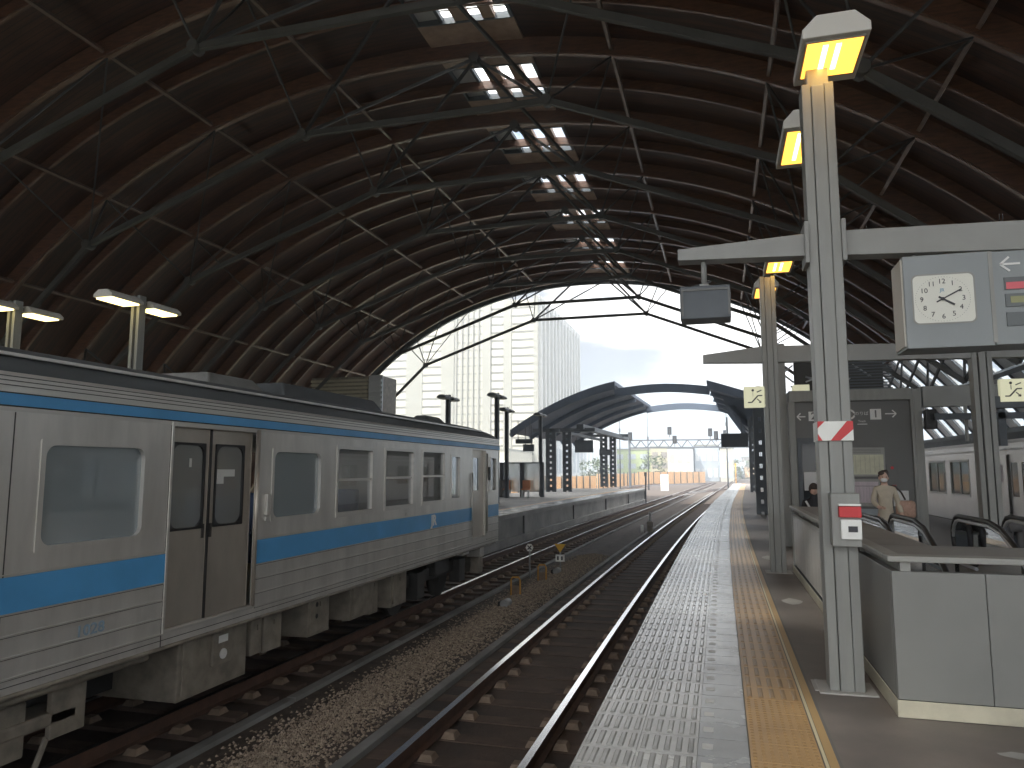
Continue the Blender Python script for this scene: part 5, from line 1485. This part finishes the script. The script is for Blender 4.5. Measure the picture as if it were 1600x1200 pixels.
for i in range(5): m.box(-58.3 + 1.35 * i, -57.9 + 1.35 * i, TY - .5, TY, -9, 40.5)
z = -8
while z < 40: m.box(-58.6, -51.6, TY - .1, TY, z, z + .3); z += 1.85
m.build('central_ribs', 'bld_strip', tw)
m = MB()
for i in range(13): m.box(TXR, TXR + .7, TY + .8 + 4.0 * i, TY + 1.7 + 4.0 * i, -9, 41)
m.box(TXR, TXR + .4, TY, TY + 52, 39.5, 41.2); m.build('side_fins', 'bld_fin', tw)
for i in range(10):
    for j in range(8):
        w = MB(); w.box(TXR, TXR + .12, TY + 2.4 + 4.0 * i, TY + 4.1 + 4.0 * i, 3 + 4.6 * j, 4.7 + 4.6 * j); w.build('window', 'bld_win', tw)
m = MB(); m.box(-60, -48, TY + 8, TY + 30, 40.3, 43.5); m.build('roof_house', 'bld_strip', tw)

def block(name_label, x0, x1, y, h, m_, rows, cols, wm='bld_win', dep=20, bands=False):
    t = thing('far_building', name_label, 'building', ((x0 + x1) / 2, y, -9), 'buildings beyond the fence')
    m = MB(); m.box(x0, x1, y, y + dep, -9, h); m.build('wall', m_, t)
    m = MB(); m.box(x0 - .2, x1 + .2, y - .2, y + dep, h, h + .35); m.build('parapet', 'bld_strip', t)
    W = (x1 - x0)
    for i in range(cols):
        for j in range(rows):
            a = x0 + W * (i + .18) / cols; b = x0 + W * (i + .82) / cols
            z0 = -1 + (h + .5) * (j + .2) / rows; z1 = -1 + (h + .5) * (j + .75) / rows
            w = MB(); w.box(a, b, y - .1, y - .01, z0, z1); w.build('window', wm, t)
    return t
b1 = block('white building with thin vertical fins behind the lattice columns', -37.5, -25.5, 172, 9.6, 'bld_pale', 1, 14, 'bld_bluegrey')
block('green and yellow low building behind the fence', -31, -17.6, 200, 7.0, 'bld_green', 3, 4, 'bld_bluegrey')
block('tan building right of the green one', -17.2, -12.6, 195, 7.4, 'bld_tan', 3, 2, 'bld_brown')
block('pale building with white window bays left of the blue grey one', -12.2, -6.2, 185, 6.9, 'bld_pale', 2, 3, 'bld_white')
block('blue grey flat building in the middle distance', -6.0, -.2, 190, 7.6, 'bld_bluegrey', 2, 4, 'bld_pale')
block('pale narrow building at the right end of the distant row', .1, 3.2, 186, 6.9, 'bld_white', 2, 2, 'bld_bluegrey')
block('small brown building far down the line', 9.5, 17, 330, 7.0, 'bld_brown', 2, 3, 'bld_pale')
block('low pale house far down the line', 4.5, 9, 300, 5.0, 'bld_pale', 1, 3, 'bld_bluegrey')
block('wide pale building behind the right canopy', 18, 60, 260, 9, 'bld_pale', 2, 8, 'bld_bluegrey')
block('low cream building behind the glass shelter', -52, -40, 140, 5.5, 'bld_white', 1, 4, 'bld_pale')

# trees
def tree(x, y, h, label, seed, n=900):
    r = random.Random(seed); t = thing('broadleaf_tree', label, 'tree', (x, y, -9), 'trees in the distance')
    m = MB(); m.tube((x, y, -9), (x + .3, y, -9 + h * .6), .35, 8, r2=.15)
    for i in range(5):
        a = r.uniform(0, 6.28); m.tube((x + .2, y, -9 + h * .45), (x + .2 + 2 * math.cos(a), y + 2 * math.sin(a), -9 + h * .75), .14, 6, r2=.05)
    m.build('trunk', 'bark', t)
    m = MB(); cl = [(x + r.uniform(-2.6, 2.6), y + r.uniform(-2.6, 2.6), -9 + h * r.uniform(.5, .92), r.uniform(.9, 1.9)) for _ in range(16)]
    for i in range(n):
        c = r.choice(cl); v = Vector((r.gauss(0, 1), r.gauss(0, 1), r.gauss(0, .8))).normalized() * c[3] * r.uniform(.55, 1.08)
        p = Vector(c[:3]) + v; a = Vector((r.uniform(-1, 1), r.uniform(-1, 1), r.uniform(-1, 1))).normalized() * r.uniform(.14, .30); b = a.orthogonal().normalized() * a.length * .7
        m.quad(p - a, p - b, p + a, p + b)
    m.build('crown', 'leaf', t)
tree(-24, 150, 14.5, 'green tree behind the orange fence at the left lattice columns', 1)
tree(-14.5, 165, 14.0, 'green tree between the tan and green buildings', 2)
tree(7, 240, 14.5, 'tree left of the small brown building far down the line', 3)
tree(13, 225, 13.5, 'tree right of the end of the tracks beside the right canopy', 4)
tree(20, 280, 15.5, 'rightmost tree behind our platform', 5)
# distant hills
m = MB(); r = random.Random(11); n = 60; pr = []
for i in range(n + 1):
    x = -500 + 1000 * i / n; pr.append((x, 900 + 40 * math.sin(i * .4), -9 + 22 + 14 * math.sin(i * .33 + 1) + 9 * math.sin(i * .9) + r.uniform(-2, 2)))
for i in range(n):
    a, b = pr[i], pr[i + 1]
    m.quad((a[0], a[1] - 120, -9), (b[0], b[1] - 120, -9), b, a); m.quad(a, b, (b[0], b[1] + 200, -9), (a[0], a[1] + 200, -9))
m.build('hills', 'mountain', kind='structure')

# ------------------------------------------------------------------ haze volume standing in for veiling glare
def haze(d=0.0021):
    m = bpy.data.materials.new('glare_haze'); m.use_nodes = True
    n = m.node_tree.nodes; l = m.node_tree.links; n.clear()
    o = n.new('ShaderNodeOutputMaterial'); v = n.new('ShaderNodeVolumePrincipled')
    v.inputs['Color'].default_value = (0.78, 0.88, 1.0, 1); v.inputs['Density'].default_value = d
    v.inputs['Anisotropy'].default_value = 0.35
    l.new(v.outputs[0], o.inputs['Volume']); MAT['glare_haze'] = m
    b = MB(); b.box(-950, 950, -210, 1550, -10.5, 60)
    b.build('haze', 'glare_haze', kind='stuff')
haze()
